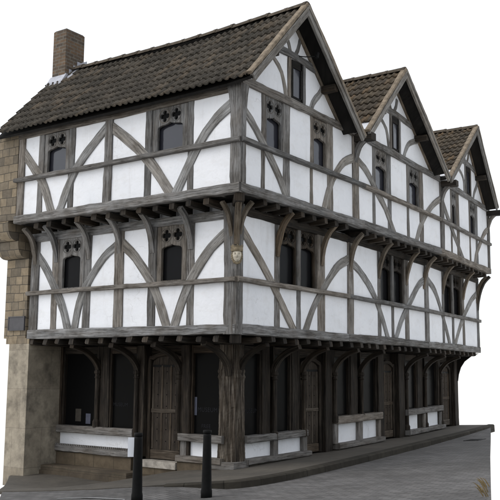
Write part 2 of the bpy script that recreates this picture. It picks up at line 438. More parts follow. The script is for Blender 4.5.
def window(F, s0, s1, z0, z1, lights=1, head=.38, fr=.085, gl='glass_sky', mat='timber', d=-.03, deep=.045, mull=.1):
    win_bm = bmesh.new()
    loops = [[(s0, z0), (s1, z0), (s1, z1), (s0, z1)]]
    lw = (s1 - s0 - 2 * fr - (lights - 1) * mull) / lights
    for i in range(lights):
        a = s0 + fr + i * (lw + mull); b = a + lw
        za = z1 - head + .05
        loops.append(light_hole(a, b, z0 + .015, z1 - head - .045, za))
        q = min(lw * .25, .122)
        zc = z1 - .04 - q - (.02 if head > .36 else 0)
        for sg in (-1, 1): loops.append(quatrefoil((a + b) / 2 + sg * q * 1.13, zc, q * .95))
    outline_mesh(win_bm, F, loops, d - deep, d)
    w = link('window', win_bm, mat, house)
    # raised mouldings round the quatrefoils
    for i in range(lights):
        a = s0 + fr + i * (lw + mull); b = a + lw; q = min(lw * .25, .122)
        zc = z1 - .04 - q - (.02 if head > .36 else 0)
        for sg in (-1, 1):
            cs = (a + b) / 2 + sg * q * 1.13; n = 28; tb = bmesh.new()
            ring = []
            for k in range(n):
                t = 2 * math.pi * k / n; row = []
                for rr, dd in ((q * .97, d - .004), (q * .99, d + .014), (q * 1.10, d + .014), (q * 1.15, d - .004)):
                    row.append(tb.verts.new(F.p(cs + rr * math.cos(t), zc + rr * math.sin(t), dd)))
                ring.append(row)
            for k in range(n):
                for j in range(3): tb.faces.new([ring[k][j], ring[k][j + 1], ring[(k + 1) % n][j + 1], ring[(k + 1) % n][j]])
            link('tracery', tb, 'brace' if mat == 'timber' else mat, w)
    gb = bmesh.new(); fbox(gb, F, s0 + .01, s1 - .01, z0 + .01, z1 - .01, d - deep - .05, d - deep - .03)
    link('pane', gb, gl, w)
    gb = bmesh.new(); fbox(gb, F, s0 + .02, s1 - .02, z1 - head + .075, z1 - .02, d - deep - .028, d - deep + .012)
    link('tracery_backing', gb, 'glass_shop', w)
    return w

# ================================================================== SECOND STOREY (level 2)
def zs2(): return 5.14
F = A[2]
W2A = [(4.31, 5.03), (1.20, 2.05)]
walls('infill_wall', F, .05, 5.80, 5.0, 6.94, [(a - .05, b + .05, 5.90, 6.86) for a, b in W2A])
beam('sill_beam', F, [(-.0, 5.055), (3, 5.05), (5.86, 5.05)], .175, -.2, .03, jit=.012)
beam('wall_plate', F, [(.0, 6.85), (5.84, 6.86)], .2, -.2, .02, jit=.009)
beam('mid_rail', F, [(-.02, 5.885), (5.88, 5.88)], .088, -.12, .075, jit=.006)
for a, b in ((5.62, 5.82), (3.07, 3.29)): post(F, a, b, 5.13, 6.76, d1=.013)
for a, b in ((5.04, 5.21), (4.12, 4.30), (2.06, 2.23), (1.05, 1.19)): post(F, a, b, 5.13, 6.76, d1=-.010, name='stud')
BR2A = [[(5.68, 6.46), (5.30, 6.05), (5.02, 5.70), (4.76, 5.13)],
        [(3.27, 6.60), (3.75, 6.22), (4.16, 5.78), (4.50, 5.13)],
        [(3.10, 6.60), (2.66, 6.28), (2.12, 5.80), (1.58, 5.13)],
        [(.19, 6.55), (.62, 6.28), (1.02, 5.82), (1.43, 5.13)]]
for pts in BR2A: brace(F, pts, .205)
for a, b in W2A: window(F, a, b, 5.93, 6.755, head=.34, fr=.125 if b - a > .8 else .09, gl='glass_sky', mat='timber')

B2S = [dict(posts=[(.64, .79), (1.34, 1.60), (2.30, 2.42), (2.96, 3.20)], wins=[(.80, 1.33), (2.43, 2.95)],
            low=[], br=[[(.13, 6.42), (.42, 6.22), (.80, 5.87), (1.20, 5.48), (1.46, 5.14)], [(4.02, 6.40), (3.62, 6.22), (3.24, 5.86), (3.0, 5.5), (2.84, 5.14)]]),
       dict(posts=[(.52, .67), (1.33, 1.56), (2.46, 2.62), (3.27, 3.52)], wins=[(.68, 1.32), (2.63, 3.26)],
            low=[], br=[[(-.24, 6.42), (.22, 6.24), (.72, 5.9), (1.2, 5.6), (1.66, 5.14)], [(4.74, 6.44), (4.28, 6.24), (3.72, 5.88), (3.3, 5.5), (3.05, 5.14)]]),
       dict(posts=[(1.00, 1.15), (1.56, 1.8), (2.78, 2.92), (3.46, 3.68)], wins=[(1.16, 1.55), (2.93, 3.45)],
            low=[], br=[[(.30, 6.40), (.62, 6.14), (1.0, 5.85), (1.5, 5.52), (2.05, 5.14)], [(4.85, 6.34), (4.4, 6.15), (4.0, 5.85), (3.5, 5.45), (3.3, 5.14)]])]
for k, D in enumerate(B2S):
    F = B[2][k]; L = LB[2][k]
    walls('infill_wall', F, .05 if k == 0 else 0, L, 5.0, 6.95, [(a - .05, b + .05, 5.9, 6.94) for a, b in D['wins']])
    beam('sill_beam', F, [(0, 5.065), (L * .5, 5.06), (L, 5.06)], .165, -.2, .03, jit=.011)
    beam('gable_tie_beam', F, [(.0, 6.95), (L * .5, 6.955), (L, 6.95)], .15, -.2, .035, jit=.009)
    beam('mid_rail', F, [(-.02 if k == 0 else 0, 5.885), (L, 5.885)], .09, -.12, .075, jit=.006)
    for a, b in D['posts']: post(F, a, b, 5.13, 6.89, d1=-.010, name='stud')
    for pts in D['br']: brace(F, pts, .18)
    for a, b in D['wins']: window(F, a, b, 5.93, 6.88, head=.40, fr=.032, gl='glass_sky')
# bay posts and the corner post
post(B[2][0], 4.00, 4.25, 5.13, 6.88, -.2, .015)
post(B[2][2], .08, .34, 5.13, 6.88, -.2, .015)
post(B[2][2], 4.77, 4.97, 5.0, 7.0, -.2, .015)
def corner(name, L, za, zb, wa, wb, mat, proud=.02, flare=0, parent=house):
    """two faced corner post with a slightly rounded arris"""
    bm = bmesh.new(); uvl = bm.loops.layers.uv.verify()
    rows = []; n = 14; FA = A[L]; FB = B[L][0]
    for i in range(n + 1):
        z = za + (zb - za) * i / n; t = i / n
        fl = flare * max(0, (t - .55) / .45) ** 2
        j = lambda: random.uniform(-.008, .008)
        a = wa + fl + j(); b = wb + fl + j()
        e = proud + j() * .5
        row = [FA.p(a, z, -.15), FA.p(a, z, e), FA.p(.06, z, e + .006), FA.p(-.0, z, .0) + (FA.N3 + FB.N3) * .012, FB.p(.06, z, e + .006), FB.p(b, z, e), FB.p(b, z, -.15)]
        rows.append([bm.verts.new(p) for p in row])
    per = [0, .15, .15 + wa, .2 + wa, .26 + wa, .26 + wa + wb, .4 + wa + wb]
    for i in range(n):
        for k in range(6):
            f = bm.faces.new([rows[i][k], rows[i][k + 1], rows[i + 1][k + 1], rows[i + 1][k]])
            us = [za + (zb - za) * i / n, za + (zb - za) * (i + 1) / n]
            for l, (u, v) in zip(f.loops, ((us[0], per[k]), (us[0], per[k + 1]), (us[1], per[k + 1]), (us[1], per[k]))): l[uvl].uv = (u + 3 * L, v)
        f = bm.faces.new([rows[i][6], rows[i][0], rows[i + 1][0], rows[i + 1][6]])
    bm.faces.new(rows[0]); bm.faces.new(rows[-1])
    return link(name, bm, mat, parent)
corner('corner_post', 2, 5.13, 6.95, .20, .13, 'timber', .025, .10)

# ================================================================== FIRST STOREY (level 1)
F = A[1]
W1A = [(3.84, 4.58), (1.16, 1.88)]
walls('infill_wall', F, .05, 5.40, 2.65, 4.8, [(a - .05, b + .05, 3.55, 4.74) for a, b in W1A])
beam('sill_beam', F, [(.0, 2.69), (3, 2.69), (5.42, 2.695)], .18, -.2, .03, jit=.010)
beam('wall_plate', F, [(.0, 4.715), (5.42, 4.715)], .17, -.2, .02, mat='timber', jit=.009)
beam('mid_rail', F, [(-.02, 3.55), (5.48, 3.55)], .085, -.12, .075, 'timber', jit=.006)
for a, b in ((5.17, 5.42), (2.72, 2.97)): post(F, a, b, 2.77, 4.64, d1=.013)
for a, b in ((4.59, 4.78), (3.62, 3.83), (1.89, 2.10), (.95, 1.15)): post(F, a, b, 2.77, 4.64, d1=-.010, name='stud')
BR1A = [[(5.20, 4.30), (4.93, 4.02), (4.62, 3.56), (4.40, 3.2), (4.24, 2.78)],
        [(2.96, 4.36), (3.32, 4.12), (3.78, 3.58), (3.95, 3.2), (4.05, 2.78)],
        [(2.74, 4.36), (2.42, 4.10), (1.98, 3.58), (1.75, 3.15), (1.60, 2.78)],
        [(.27, 4.36), (.62, 4.10), (1.03, 3.60), (1.27, 3.15), (1.41, 2.78)]]
for pts in BR1A: brace(F, pts, .195)
for a, b in W1A: window(F, a, b, 3.6, 4.64, head=.40, fr=.115, gl='glass_mid')
for s in (5.3, 4.66, 3.72, 2.85, 2.0, 1.05): bracket(F, s, .125, 4.22, 4.87, .31, 'timber', d0=.015, th=.085)

B1S = [dict(posts=[(1.22, 1.42), (2.78, 3.08)], low=[(1.98, 2.15)], wins=[(1.43, 2.77)], x=[1.32, 2.95, 4.12],
            br=[[(.16, 4.46), (.52, 4.15), (1.02, 3.70), (1.48, 3.2), (1.88, 2.77)], [(3.99, 4.32), (3.55, 4.12), (3.02, 3.64), (2.6, 3.2), (2.32, 2.77)]]),
       dict(posts=[(1.58, 1.78), (3.18, 3.44)], low=[(2.36, 2.52)], wins=[(1.79, 3.17)], x=[1.68, 3.3, 4.46],
            br=[[(.1, 4.34), (.65, 4.16), (1.35, 3.72), (1.78, 3.25), (2.12, 2.77)], [(4.52, 4.34), (4.05, 4.14), (3.42, 3.62), (2.95, 3.2), (2.6, 2.77)]]),
       dict(posts=[(1.32, 1.5), (3.22, 3.46)], low=[(2.2, 2.38)], wins=[(1.52, 3.2)], x=[1.4, 3.34, 4.8],
            br=[[(.1, 4.36), (.7, 4.12), (1.2, 3.66), (1.6, 3.2), (1.92, 2.77)], [(4.82, 4.38), (4.15, 4.12), (3.36, 3.62), (2.85, 3.2), (2.45, 2.77)]])]
for k, D in enumerate(B1S):
    F = B[1][k]; L = LB[1][k]
    walls('infill_wall', F, .05 if k == 0 else 0, L, 2.65, 4.86, [(a - .05, b + .05, 3.55, 4.80) for a, b in D['wins']])
    beam('sill_beam', F, [(0, 2.69), (L * .5, 2.695), (L, 2.69)], .175, -.2, .03, jit=.010)
    beam('wall_plate', F, [(.0, 4.79), (L, 4.79)], .16, -.2, .02, 'jetty', jit=.009)
    beam('mid_rail', F, [(-.02 if k == 0 else 0, 3.555), (L, 3.555)], .09, -.12, .075, jit=.006)
    for a, b in D['posts']: post(F, a, b, 2.77, 4.73, d1=-.010, name='stud')
    for a, b in D['low']: post(F, a, b, 2.77, 3.53, d1=-.010, name='stud')
    for pts in D['br']: brace(F, pts, .185)
    for a, b in D['wins']: window(F, a, b, 3.6, 4.715, lights=2, head=.36, fr=.05, gl='glass_mid', mat='jetty', mull=.17, d=-.07)
    for a, b in D['wins']:
        beam('mullion', F, [((a + b) / 2, 3.59), ((a + b) / 2, 4.72)], .12, -.12, -.015, 'timber')
    for s in D['x']: bracket(F, s, .11, 4.16, 4.89, .30, 'bracket', d0=.015)
post(B[1][1], .03, .29, 2.77, 4.72, -.2, .015)
post(B[1][2], -.12, .14, 2.77, 4.72, -.2, .015)
post(B[1][2], 4.77, 4.95, 2.62, 4.86, -.2, .015)
corner('corner_post', 1, 2.6, 4.9, .25, .16, 'timber', .03, .04)

# jetties: joists, boarding, dragon beams
def joist_row(F, L, z0, z1, d0, d1, start, mat='jetty', sp=.41):
    s = start
    while s < L - .25:
        bm = bmesh.new(); w = random.uniform(.11, .15); dd = random.uniform(-.02, .02)
        zz = random.uniform(-.012, .012)
        sweep(bm, [F.p(s, (z0 + z1) / 2 + zz, d0), F.p(s, (z0 + z1) / 2 + zz, d1 + dd - .05), F.p(s, (z0 + z1) / 2 + zz + .012, d1 + dd)], F.D3, -w / 2, w / 2, z1 - z0, .006, .02, .12, w2=(z1 - z0) * .82)
        link('joist', bm, mat, house); s += sp + random.uniform(-.03, .03)
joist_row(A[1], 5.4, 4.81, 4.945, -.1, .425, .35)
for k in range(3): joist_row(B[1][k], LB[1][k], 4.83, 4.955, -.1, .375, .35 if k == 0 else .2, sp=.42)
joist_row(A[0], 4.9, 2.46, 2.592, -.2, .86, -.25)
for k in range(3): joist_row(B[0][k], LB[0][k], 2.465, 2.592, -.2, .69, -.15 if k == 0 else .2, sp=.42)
def slab(name, poly, z0, z1, mat, parent=house):
    bm = bmesh.new(); uvl = bm.loops.layers.uv.verify()
    lo = [bm.verts.new((x, y, z0)) for x, y in poly]; hi = [bm.verts.new((x, y, z1)) for x, y in poly]
    fs = [bm.faces.new(lo), bm.faces.new(hi)]
    for i in range(len(poly)): fs.append(bm.faces.new([lo[i], lo[(i + 1) % len(poly)], hi[(i + 1) % len(poly)], hi[i]]))
    for f in fs: uv_box(f, uvl)
    return link(name, bm, mat, parent)
def level_poly(L, ins, left, end=0):
    P = [A[L].p(left, 0, -ins)]
    f0 = A[L]; c = B[L][0]
    P.append(c.p(0, 0, -ins) + f0.N3 * -ins)
    for k in (1, 2): P.append(B[L][k].p(0, 0, -ins))
    P.append(B[L][2].p(LB[L][2] - end, 0, -ins))
    P.append(Vector((-6.0, 13.6 - end, 0))); P.append(Vector((-6.0, 3.3, 0))); 
    P.append(Vector((P[0].x, 3.3, 0)))
    return [(p.x, p.y) for p in P]
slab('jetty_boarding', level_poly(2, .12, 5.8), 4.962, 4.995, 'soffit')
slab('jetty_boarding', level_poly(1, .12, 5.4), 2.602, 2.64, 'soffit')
slab('inner_wall', level_poly(2, .16, 5.78, .1), 5.0, 6.9, 'plaster')
slab('inner_wall', level_poly(1, .21, 5.38, .1), 2.645, 4.955, 'plaster')
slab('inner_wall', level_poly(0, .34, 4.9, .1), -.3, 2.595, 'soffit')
def diag(name, p0, p1, w, h, mat):
    bm = bmesh.new(); t = (p1 - p0).normalized(); side = t.cross(Vector((0, 0, 1)))
    sweep(bm, [p0, p1], side, -w / 2, w / 2, h, .008, .02, .15); return link(name, bm, mat, house)
c1 = Vector((0, 0, 0)); c2 = Vector((.383, -.454, 0)); c0 = Vector((-.672, .875, 0))
diag('dragon_beam', Vector((-.25, .3, 4.89)), c2 + Vector((-.03, .035, 4.89)), .17, .14, 'jetty')
diag('dragon_beam', Vector((-.95, 1.2, 2.525)), c1 + Vector((-.02, .03, 2.525)), .2, .13, 'jetty')
# three curved brackets fan out of the first floor corner post
bracket(A[1], .10, .08, 4.24, 4.87, .27, 'bracket', d0=.03, th=.075)
bracket(B[1][0], .07, .08, 4.24, 4.89, .25, 'bracket', d0=.03, th=.075)
dg = Vector((.645, -.764, 0)).normalized()
FD = Frame((0, 0), (-dg.y, dg.x), (dg.x, dg.y))
bracket(FD, 0, .10, 4.22, 4.87, .40, 'bracket', d0=.05)
# end brackets at the far end of the street front
bracket(B[1][2], 4.86, .16, 3.95, 4.9, .36, 'jetty', d0=.02)
bm = bmesh.new()
hq = [(0, 1.75), (.03, 1.95), (.10, 2.16), (.22, 2.34), (.42, 2.49), (.66, 2.58), (-.05, 2.58), (-.05, 1.75)]
Fe = B[0][2]
lo = [bm.verts.new(Fe.p(4.84, z, d)) for d, z in hq]; hi = [bm.verts.new(Fe.p(4.9, z, d)) for d, z in hq]
bm.faces.new(lo); bm.faces.new(hi)
for i in range(len(hq)): bm.faces.new([lo[i], lo[(i + 1) % 8], hi[(i + 1) % 8], hi[i]])
link('bracket', bm, 'ground_timber', house)

# carved crowned head on the corner post
def lathe(bm, cx, cy, prof, n=24, sx=1, sy=1):
    rows = []
    uvl = bm.loops.layers.uv.verify()
    for r, z in prof: rows.append([bm.verts.new((cx + sx * r * math.cos(2 * math.pi * k / n), cy + sy * r * math.sin(2 * math.pi * k / n), z)) for k in range(n)])
    for a, b in zip(rows, rows[1:]):
        for k in range(n):
            f = bm.faces.new([a[k], a[(k + 1) % n], b[(k + 1) % n], b[k]])
            for l in f.loops: l[uvl].uv = (l.vert.co.z, (l.vert.co.x + l.vert.co.y))
    bm.faces.new(rows[0]); bm.faces.new(rows[-1])
hx = dg * .09; HZ = 3.95; HS = .80
bm = bmesh.new()
bmesh.ops.create_uvsphere(bm, u_segments=32, v_segments=24, radius=1)
tq = Vector((-dg.y, dg.x, 0))
for v in bm.verts:
    x, y, z = v.co                       # y forward, z up
    f = max(0, y)
    zz = z; w = .105 * (1 - .18 * max(0, -z))
    d = .115 * y
    d += f * .045 * math.exp(-(x / .16) ** 2 - ((z + .02) / .28) ** 2)            # nose
    d -= f * .042 * (math.exp(-((x - .36) / .17) ** 2 - ((z - .15) / .12) ** 2) + math.exp(-((x + .36) / .17) ** 2 - ((z - .15) / .12) ** 2))   # eye sockets
    d += f * .012 * math.exp(-((z - .34) / .1) ** 2)                              # brow
    d -= f * .024 * math.exp(-(x / .3) ** 2 - ((z + .38) / .06) ** 2)             # mouth
    d += f * .022 * math.exp(-(x / .5) ** 2 - ((z + .75) / .22) ** 2)             # beard
    v.co = hx + (tq * (x * w) + dg * d) * HS + Vector((0, 0, HZ + zz * .16 * HS))
head = link('carved_head', bm, 'head_pale', house, True)
bm = bmesh.new()
n = 32
for (r0, z0, r1, z1) in ((.125, .085, .135, .125), (.135, .125, .130, .17), (.130, .17, .14, .20)):
    a = [bm.verts.new(hx + (tq * (math.sin(2 * math.pi * k / n) * r0) + dg * (math.cos(2 * math.pi * k / n) * r0)) * HS + Vector((0, 0, HZ + z0 * HS))) for k in range(n)]
    b = [bm.verts.new(hx + (tq * (math.sin(2 * math.pi * k / n) * r1) + dg * (math.cos(2 * math.pi * k / n) * r1)) * HS + Vector((0, 0, HZ + z1 * HS + (.03 if (k % 4 == 0 and z1 > .19) else 0)))) for k in range(n)]
    for k in range(n): bm.faces.new([a[k], a[(k + 1) % n], b[(k + 1) % n], b[k]])
    if z1 > .19: bm.faces.new(b)
    if z0 < .1: bm.faces.new(a)
link('crown', bm, 'head', head)
bm = bmesh.new()                          # curled hair and beard round the face
for k in range(17):
    t = R(-215 + k * 250 / 16 * 1.0)
    c = hx + (tq * (math.cos(t) * .100) + dg * .02 + Vector((0, 0, -.02 + math.sin(t) * .15))) * HS + Vector((0, 0, HZ))
    bmesh.ops.create_uvsphere(bm, u_segments=8, v_segments=6, radius=random.uniform(.020, .028), matrix=Matrix.Translation(c))
link('hair', bm, 'head', head, True)

# ================================================================== GROUND STOREY (level 0)
def lit(txt, F, s, z, d, size, flip, parent):
    cu = bpy.data.curves.new('t', 'FONT'); cu.body = txt; cu.size = size; cu.align_x = 'CENTER'; cu.extrude = .001; cu.space_character = 1.1
    ob = bpy.data.objects.new('t', cu); me = bpy.data.meshes.new_from_object(ob)
    bm = bmesh.new()
    vs = [bm.verts.new(F.p(s + (-v.co.x if flip else v.co.x), z + v.co.y, d + v.co.z)) for v in me.vertices]
    for p in me.polygons:
        try: bm.faces.new([vs[i] for i in p.vertices])
        except ValueError: pass
    bpy.data.objects.remove(ob); bpy.data.curves.remove(cu); bpy.data.meshes.remove(me)
    return link('lettering', bm, 'letter', parent)
def shop_window(F, s0, s1, z0, z1=2.46):
    bm = bmesh.new()
    sweep(bm, [F.p(s0 + .0, z0), F.p(s0 + .0, z1 - .01), F.p(s0 + .0, z1)], F.N3, -.118, -.05, .07, .002, .008, .3)
    sweep(bm, [F.p(s0 + .036, z1 - .08), F.p(s1 - .036, z1 - .08)], F.N3, -.118, -.052, .15, .002, .008, .3)
    sweep(bm, [F.p(s1 - .0, z0), F.p(s1 - .0, z1 - .01), F.p(s1 - .0, z1)], F.N3, -.118, -.05, .07, .002, .008, .3)
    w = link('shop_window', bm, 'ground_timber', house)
    g = bmesh.new(); fbox(g, F, s0, s1, z0, z1 - .01, -.14, -.12)
    link('pane', g, 'glass_shop', w)
    return w
def shaft_post(F, s0, s1, z0, shaft, side=1, brk=True, reach=.6, mat='ground_timber'):
    """jamb plus a slender moulded shaft with a capital, carrying an outward bracket"""
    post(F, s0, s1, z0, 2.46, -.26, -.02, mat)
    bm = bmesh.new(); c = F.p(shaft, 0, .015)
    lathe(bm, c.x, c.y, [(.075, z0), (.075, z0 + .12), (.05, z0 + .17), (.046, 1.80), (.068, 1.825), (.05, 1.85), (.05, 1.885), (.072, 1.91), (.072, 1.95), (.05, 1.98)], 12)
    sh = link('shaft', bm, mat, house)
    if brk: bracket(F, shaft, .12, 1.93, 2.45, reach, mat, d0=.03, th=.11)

F = A[0]
# window bays left of the door
beam('sill', F, [(2.44, .74), (4.92, .745)], .15, -.3, .07, 'ground_sill', jit=.006)
wl = walls('plinth_panel', F, 2.46, 4.82, .40, .67, [], -.3, -.06)
beam('plinth_board', F, [(2.46, .335), (4.95, .345)], .13, -.3, .09, 'ground_sill', jit=.006)
bm = bmesh.new()
for i in range(44):
    s = 2.5 + i * .054
    fbox(bm, F, s, s + .028, .402, .44, .045, .085)
link('drip_moulding', bm, 'ground_sill', house)
bm = bmesh.new(); fbox(bm, F, 2.47, 4.95, -.35, .27, -.3, .04); link('stone_plinth', bm, 'plinth', house)
post(F, 4.60, 4.76, .81, 2.46, -.24, .0, 'ground_timber'); post(F, 4.68, 4.84, .41, .665, -.24, -.0, 'ground_timber', 'stud')
bracket(F, 4.78, .14, 1.75, 2.45, .72, 'ground_timber', d0=.02)
w1 = shop_window(F, 3.56, 4.60, .81)
shaft_post(F, 3.20, 3.50, .81, 3.50, reach=.72)
w2 = shop_window(F, 2.44, 3.20, .81)
lit('MUSEUM', F, 2.95, 1.25, -.117, .10, True, w2)
shaft_post(F, 2.23, 2.42, .3, 2.40, reach=.72)
# the arched plank door
def door(F, s0, s1, z0, z1, flip, arch=.16, d=-.17):
    w = s1 - s0; c = (s0 + s1) / 2
    bm = bmesh.new()
    prof = [(s0, z0), (s1, z0), (s1, z1 - arch)]
    for i in range(1, 8): t = math.pi * i / 8; prof.append((c + w / 2 * math.cos(t), z1 - arch + arch * math.sin(t)))
    prof.append((s0, z1 - arch))
    outline_mesh(bm, F, [prof], d - .05, d)
    dr = link('door', bm, 'door', house)
    nst = 4
    for i in range(nst):
        bm = bmesh.new(); x = s0 + .045 + (w - .09) * i / (nst - 1)
        sweep(bm, [F.p(x, z0 + .2), F.p(x, z1 - arch - .03)], F.N3, d - .01, d + .022, .04, .002, .006, .3)
        link('cover_strip', bm, 'door_strip', dr)
    for z, h in ((z0 + .09, .17), ((z0 + z1) / 2 - .07, .075)):
        bm = bmesh.new(); sweep(bm, [F.p(s0 + .01, z), F.p(s1 - .01, z)], F.N3, d - .01, d + .030, h, .003, .006, .2)
        link('ledge', bm, 'door_strip', dr)
    bm = bmesh.new(); fbox(bm, F, s0 + .03, s1 - .03, z1 - arch - .06, z1 - arch - .015, d, d + .022)
    link('hinge_strap', bm, 'iron', dr)
    bm = bmesh.new()
    for i in range(nst - 1):
        for j in range(7):
            x = s0 + .045 + (w - .09) * (i + .5) / (nst - 1); z = z0 + .35 + j * (z1 - arch - z0 - .5) / 6
            bmesh.ops.create_uvsphere(bm, u_segments=8, v_segments=5, radius=.014, matrix=Matrix.Translation(F.p(x, z, d + .004)))
    link('nail_head', bm, 'iron', dr)
    # arched frame
    bm = bmesh.new()
    P = [(s1 + .04, z0), (s1 + .04, z1 - arch)] + [(c + (w / 2 + .04) * math.cos(math.pi * i / 8), z1 - arch + (arch + .04) * math.sin(math.pi * i / 8)) for i in range(1, 8)] + [(s0 - .04, z1 - arch), (s0 - .04, z0)]
    sweep(bm, [F.p(a, z) for a, z in P], F.N3, d - .08, d + .06, .085, .003, .012, .12)
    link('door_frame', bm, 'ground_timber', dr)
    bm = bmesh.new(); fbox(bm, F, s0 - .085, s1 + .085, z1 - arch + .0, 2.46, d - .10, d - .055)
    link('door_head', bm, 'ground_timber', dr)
    return dr
door(F, 1.36, 2.14, .26, 2.26, True)
bm = bmesh.new(); fbox(bm, F, 1.29, 2.22, -.2, .12, -.3, .06); link('stone_plinth', bm, 'plinth', house)
bm = bmesh.new(); fbox(bm, F, 1.28, 2.23, .122, .25, -.3, .09); st = link('door_step', bm, 'door_step', house)
post(F, 1.03, 1.26, .3, 2.46, -.26, .0, 'ground_timber')
shaft_post(F, 1.12, 1.24, .66, 1.30, reach=.72)
w3 = shop_window(F, .27, 1.03, .79)
lit('MUSEUM', F, .68, 1.21, -.117, .115, True, w3)
lit('FREE', F, .71, .91, -.117, .10, True, w3)
beam('sill', F, [(.2, .725), (1.26, .73)], .145, -.3, .07, 'ground_sill', jit=.006)
walls('plinth_panel', F, .25, 1.10, .38, .66, [], -.3, -.06)
post(F, 1.08, 1.24, .39, .66, -.24, .0, 'ground_sill', 'stud')
beam('plinth_board', F, [(.2, .335), (1.28, .335)], .11, -.3, .10, 'ground_sill', jit=.006)
bm = bmesh.new(); fbox(bm, F, .2, 1.26, -.2, .28, -.3, .06); link('stone_plinth', bm, 'plinth', house)

# great eroded corner post
def great_post():
    bm = bmesh.new(); uvl = bm.loops.layers.uv.verify()
    cx, cy = -.855, 1.10; n = 28; rows = []
    zs = [.30 + i * .03 for i in range(77)]
    for zi, z in enumerate(zs):
        row = []
        for k in range(n):
            t = 2 * math.pi * k / n
            c, s = math.cos(t), math.sin(t)
            rr = .198 / max(abs(c), abs(s)) ** .75
            rr *= 1.0 + .05 * math.sin(3 * t + z * 1.3) + .045 * math.sin(5 * t - z * 2.2 + 1)
            if z < .95: rr *= 1 + .10 * ((.95 - z) / .65) ** 1.5
            if z > 1.95: rr *= 1.0 - .06 * min(1, (z - 1.95) / .2)
            rr *= 1 - .11 * math.exp(-((t - 5.4) / .16) ** 2) * (1 if z < 1.3 else .35)
            rr *= 1 - .13 * math.exp(-((t - 5.95) / .14) ** 2) * (1 if z < 1.1 else .3)
            rr += .020 * max(math.exp(-((z - 1.86) / .03) ** 2), math.exp(-((z - 1.97) / .03) ** 2))
            rr += random.uniform(-.0025, .0025)
            row.append(bm.verts.new((cx + rr * c, cy + rr * s, z)))
        rows.append(row)
    for i in range(len(zs) - 1):
        for k in range(n):
            f = bm.faces.new([rows[i][k], rows[i][(k + 1) % n], rows[i + 1][(k + 1) % n], rows[i + 1][k]])
            for l, (u, v) in zip(f.loops, ((zs[i], k), (zs[i], k + 1), (zs[i + 1], k + 1), (zs[i + 1], k))): l[uvl].uv = (u, v * .065)
    bm.faces.new(rows[0]); bm.faces.new(rows[-1])
    return link('corner_post', bm, 'corner_post', house)
great_post()
bm = bmesh.new()
box(bm, [(-1.22, .80, .20), (-.58, .80, .20), (-.58, 1.52, .20), (-1.22, 1.52, .20), (-1.22, .80, .335), (-.58, .80, .335), (-.58, 1.52, .335), (-1.22, 1.52, .335)])
link('post_base', bm, 'ground_sill', house)
bm = bmesh.new()
box(bm, [(-1.2, .84, -.1), (-.63, .84, -.1), (-.63, 1.45, -.1), (-1.2, 1.45, -.1), (-1.2, .84, .198), (-.63, .84, .198), (-.63, 1.45, .198), (-1.2, 1.45, .198)])
link('stone_plinth', bm, 'plinth', house)
# curved brackets off the corner post
bracket(A[0], .12, .12, 1.95, 2.45, .7, 'ground_timber', d0=.03)
bracket(B[0][0], .25, .12, 1.95, 2.45, .56, 'ground_timber', d0=.03)

# street side
F = B[0][0]
w4 = shop_window(F, .40, .98, .77)
lit('MUSEUM', F, .73, 1.19, -.117, .115, False, w4)
shaft_post(F, .98, 1.26, .67, 1.36, reach=.56)
shop_window(F, 1.43, 2.06, .77)
shaft_post(F, 2.06, 2.36, .67, 2.44, reach=.56)
beam('sill', F, [(.35, .72), (2.52, .735)], .13, -.3, .085, 'ground_sill', jit=.006)
walls('plinth_panel', F, .4, 2.5, .36, .67, [], -.3, -.05)
for a, b in ((1.30, 1.46), (2.40, 2.54)): post(F, a, b, .36, .67, -.2, .04, 'ground_sill', 'stud')
beam('plinth_board', F, [(.33, .315), (2.56, .335)], .10, -.3, .14, 'ground_sill', jit=.006)
bm = bmesh.new(); fbox(bm, F, .4, 2.52, -.1, .27, -.3, .10); link('stone_plinth', bm, 'kerb', house)
door(F, 2.60, 3.30, .30, 2.2, False)
F = B[0][1]
post(F, .30, .62, .28, 2.46, -.26, -.0, 'ground_timber')
shaft_post(F, .62, .76, .9, .70, reach=.56)
shop_window(F, .78, 1.56, .99)
shaft_post(F, 1.56, 1.92, .9, 2.06, reach=.56)
shop_window(F, 2.16, 3.05, .99)
post(F, 3.05, 3.38, .3, 2.46, -.26, .0, 'ground_timber')
beam('sill', F, [(.72, .93), (3.12, .955)], .16, -.3, .085, 'ground_sill', jit=.006)
walls('plinth_panel', F, .72, 3.1, .44, .86, [], -.3, -.05)
for a, b in ((.66, .82), (1.86, 2.08), (2.98, 3.1)): post(F, a, b, .44, .86, -.2, .04, 'ground_sill', 'stud')
beam('plinth_board', F, [(.70, .385), (3.12, .41)], .11, -.3, .14, 'ground_sill', jit=.006)
bm = bmesh.new(); fbox(bm, F, .72, 3.1, -.1, .34, -.3, .10); link('stone_plinth', bm, 'kerb', house)
door(F, 3.50, 4.22, .38, 2.2, False)
F = B[0][2]
post(F, -.28, .12, .35, 2.46, -.26, .0, 'ground_timber')
shaft_post(F, .12, .24, .5, .22, reach=.56)
shop_window(F, .28, 1.2, 1.04)
shaft_post(F, 1.2, 1.62, .5, 1.72, reach=.56)
shop_window(F, 1.9, 2.94, 1.04)
shaft_post(F, 2.94, 3.2, .5, 3.1, reach=.56)
beam('sill', F, [(.14, .97), (3.1, 1.0)], .15, -.3, .085, 'ground_sill', jit=.006)
walls('plinth_panel', F, .14, 3.1, .5, .9, [], -.3, -.05)
for a, b in ((1.5, 1.78), (2.96, 3.12)): post(F, a, b, .5, .9, -.2, .04, 'ground_sill', 'stud')
beam('plinth_board', F, [(.12, .46), (3.14, .49)], .11, -.3, .14, 'ground_sill', jit=.006)
bm = bmesh.new(); fbox(bm, F, .14, 3.1, -.1, .41, -.3, .10); link('stone_plinth', bm, 'kerb', house)
door(F, 3.40, 4.40, .46, 2.2, False)
post(F, 4.56, 4.92, .35, 2.58, -.3, .0, 'ground_timber')

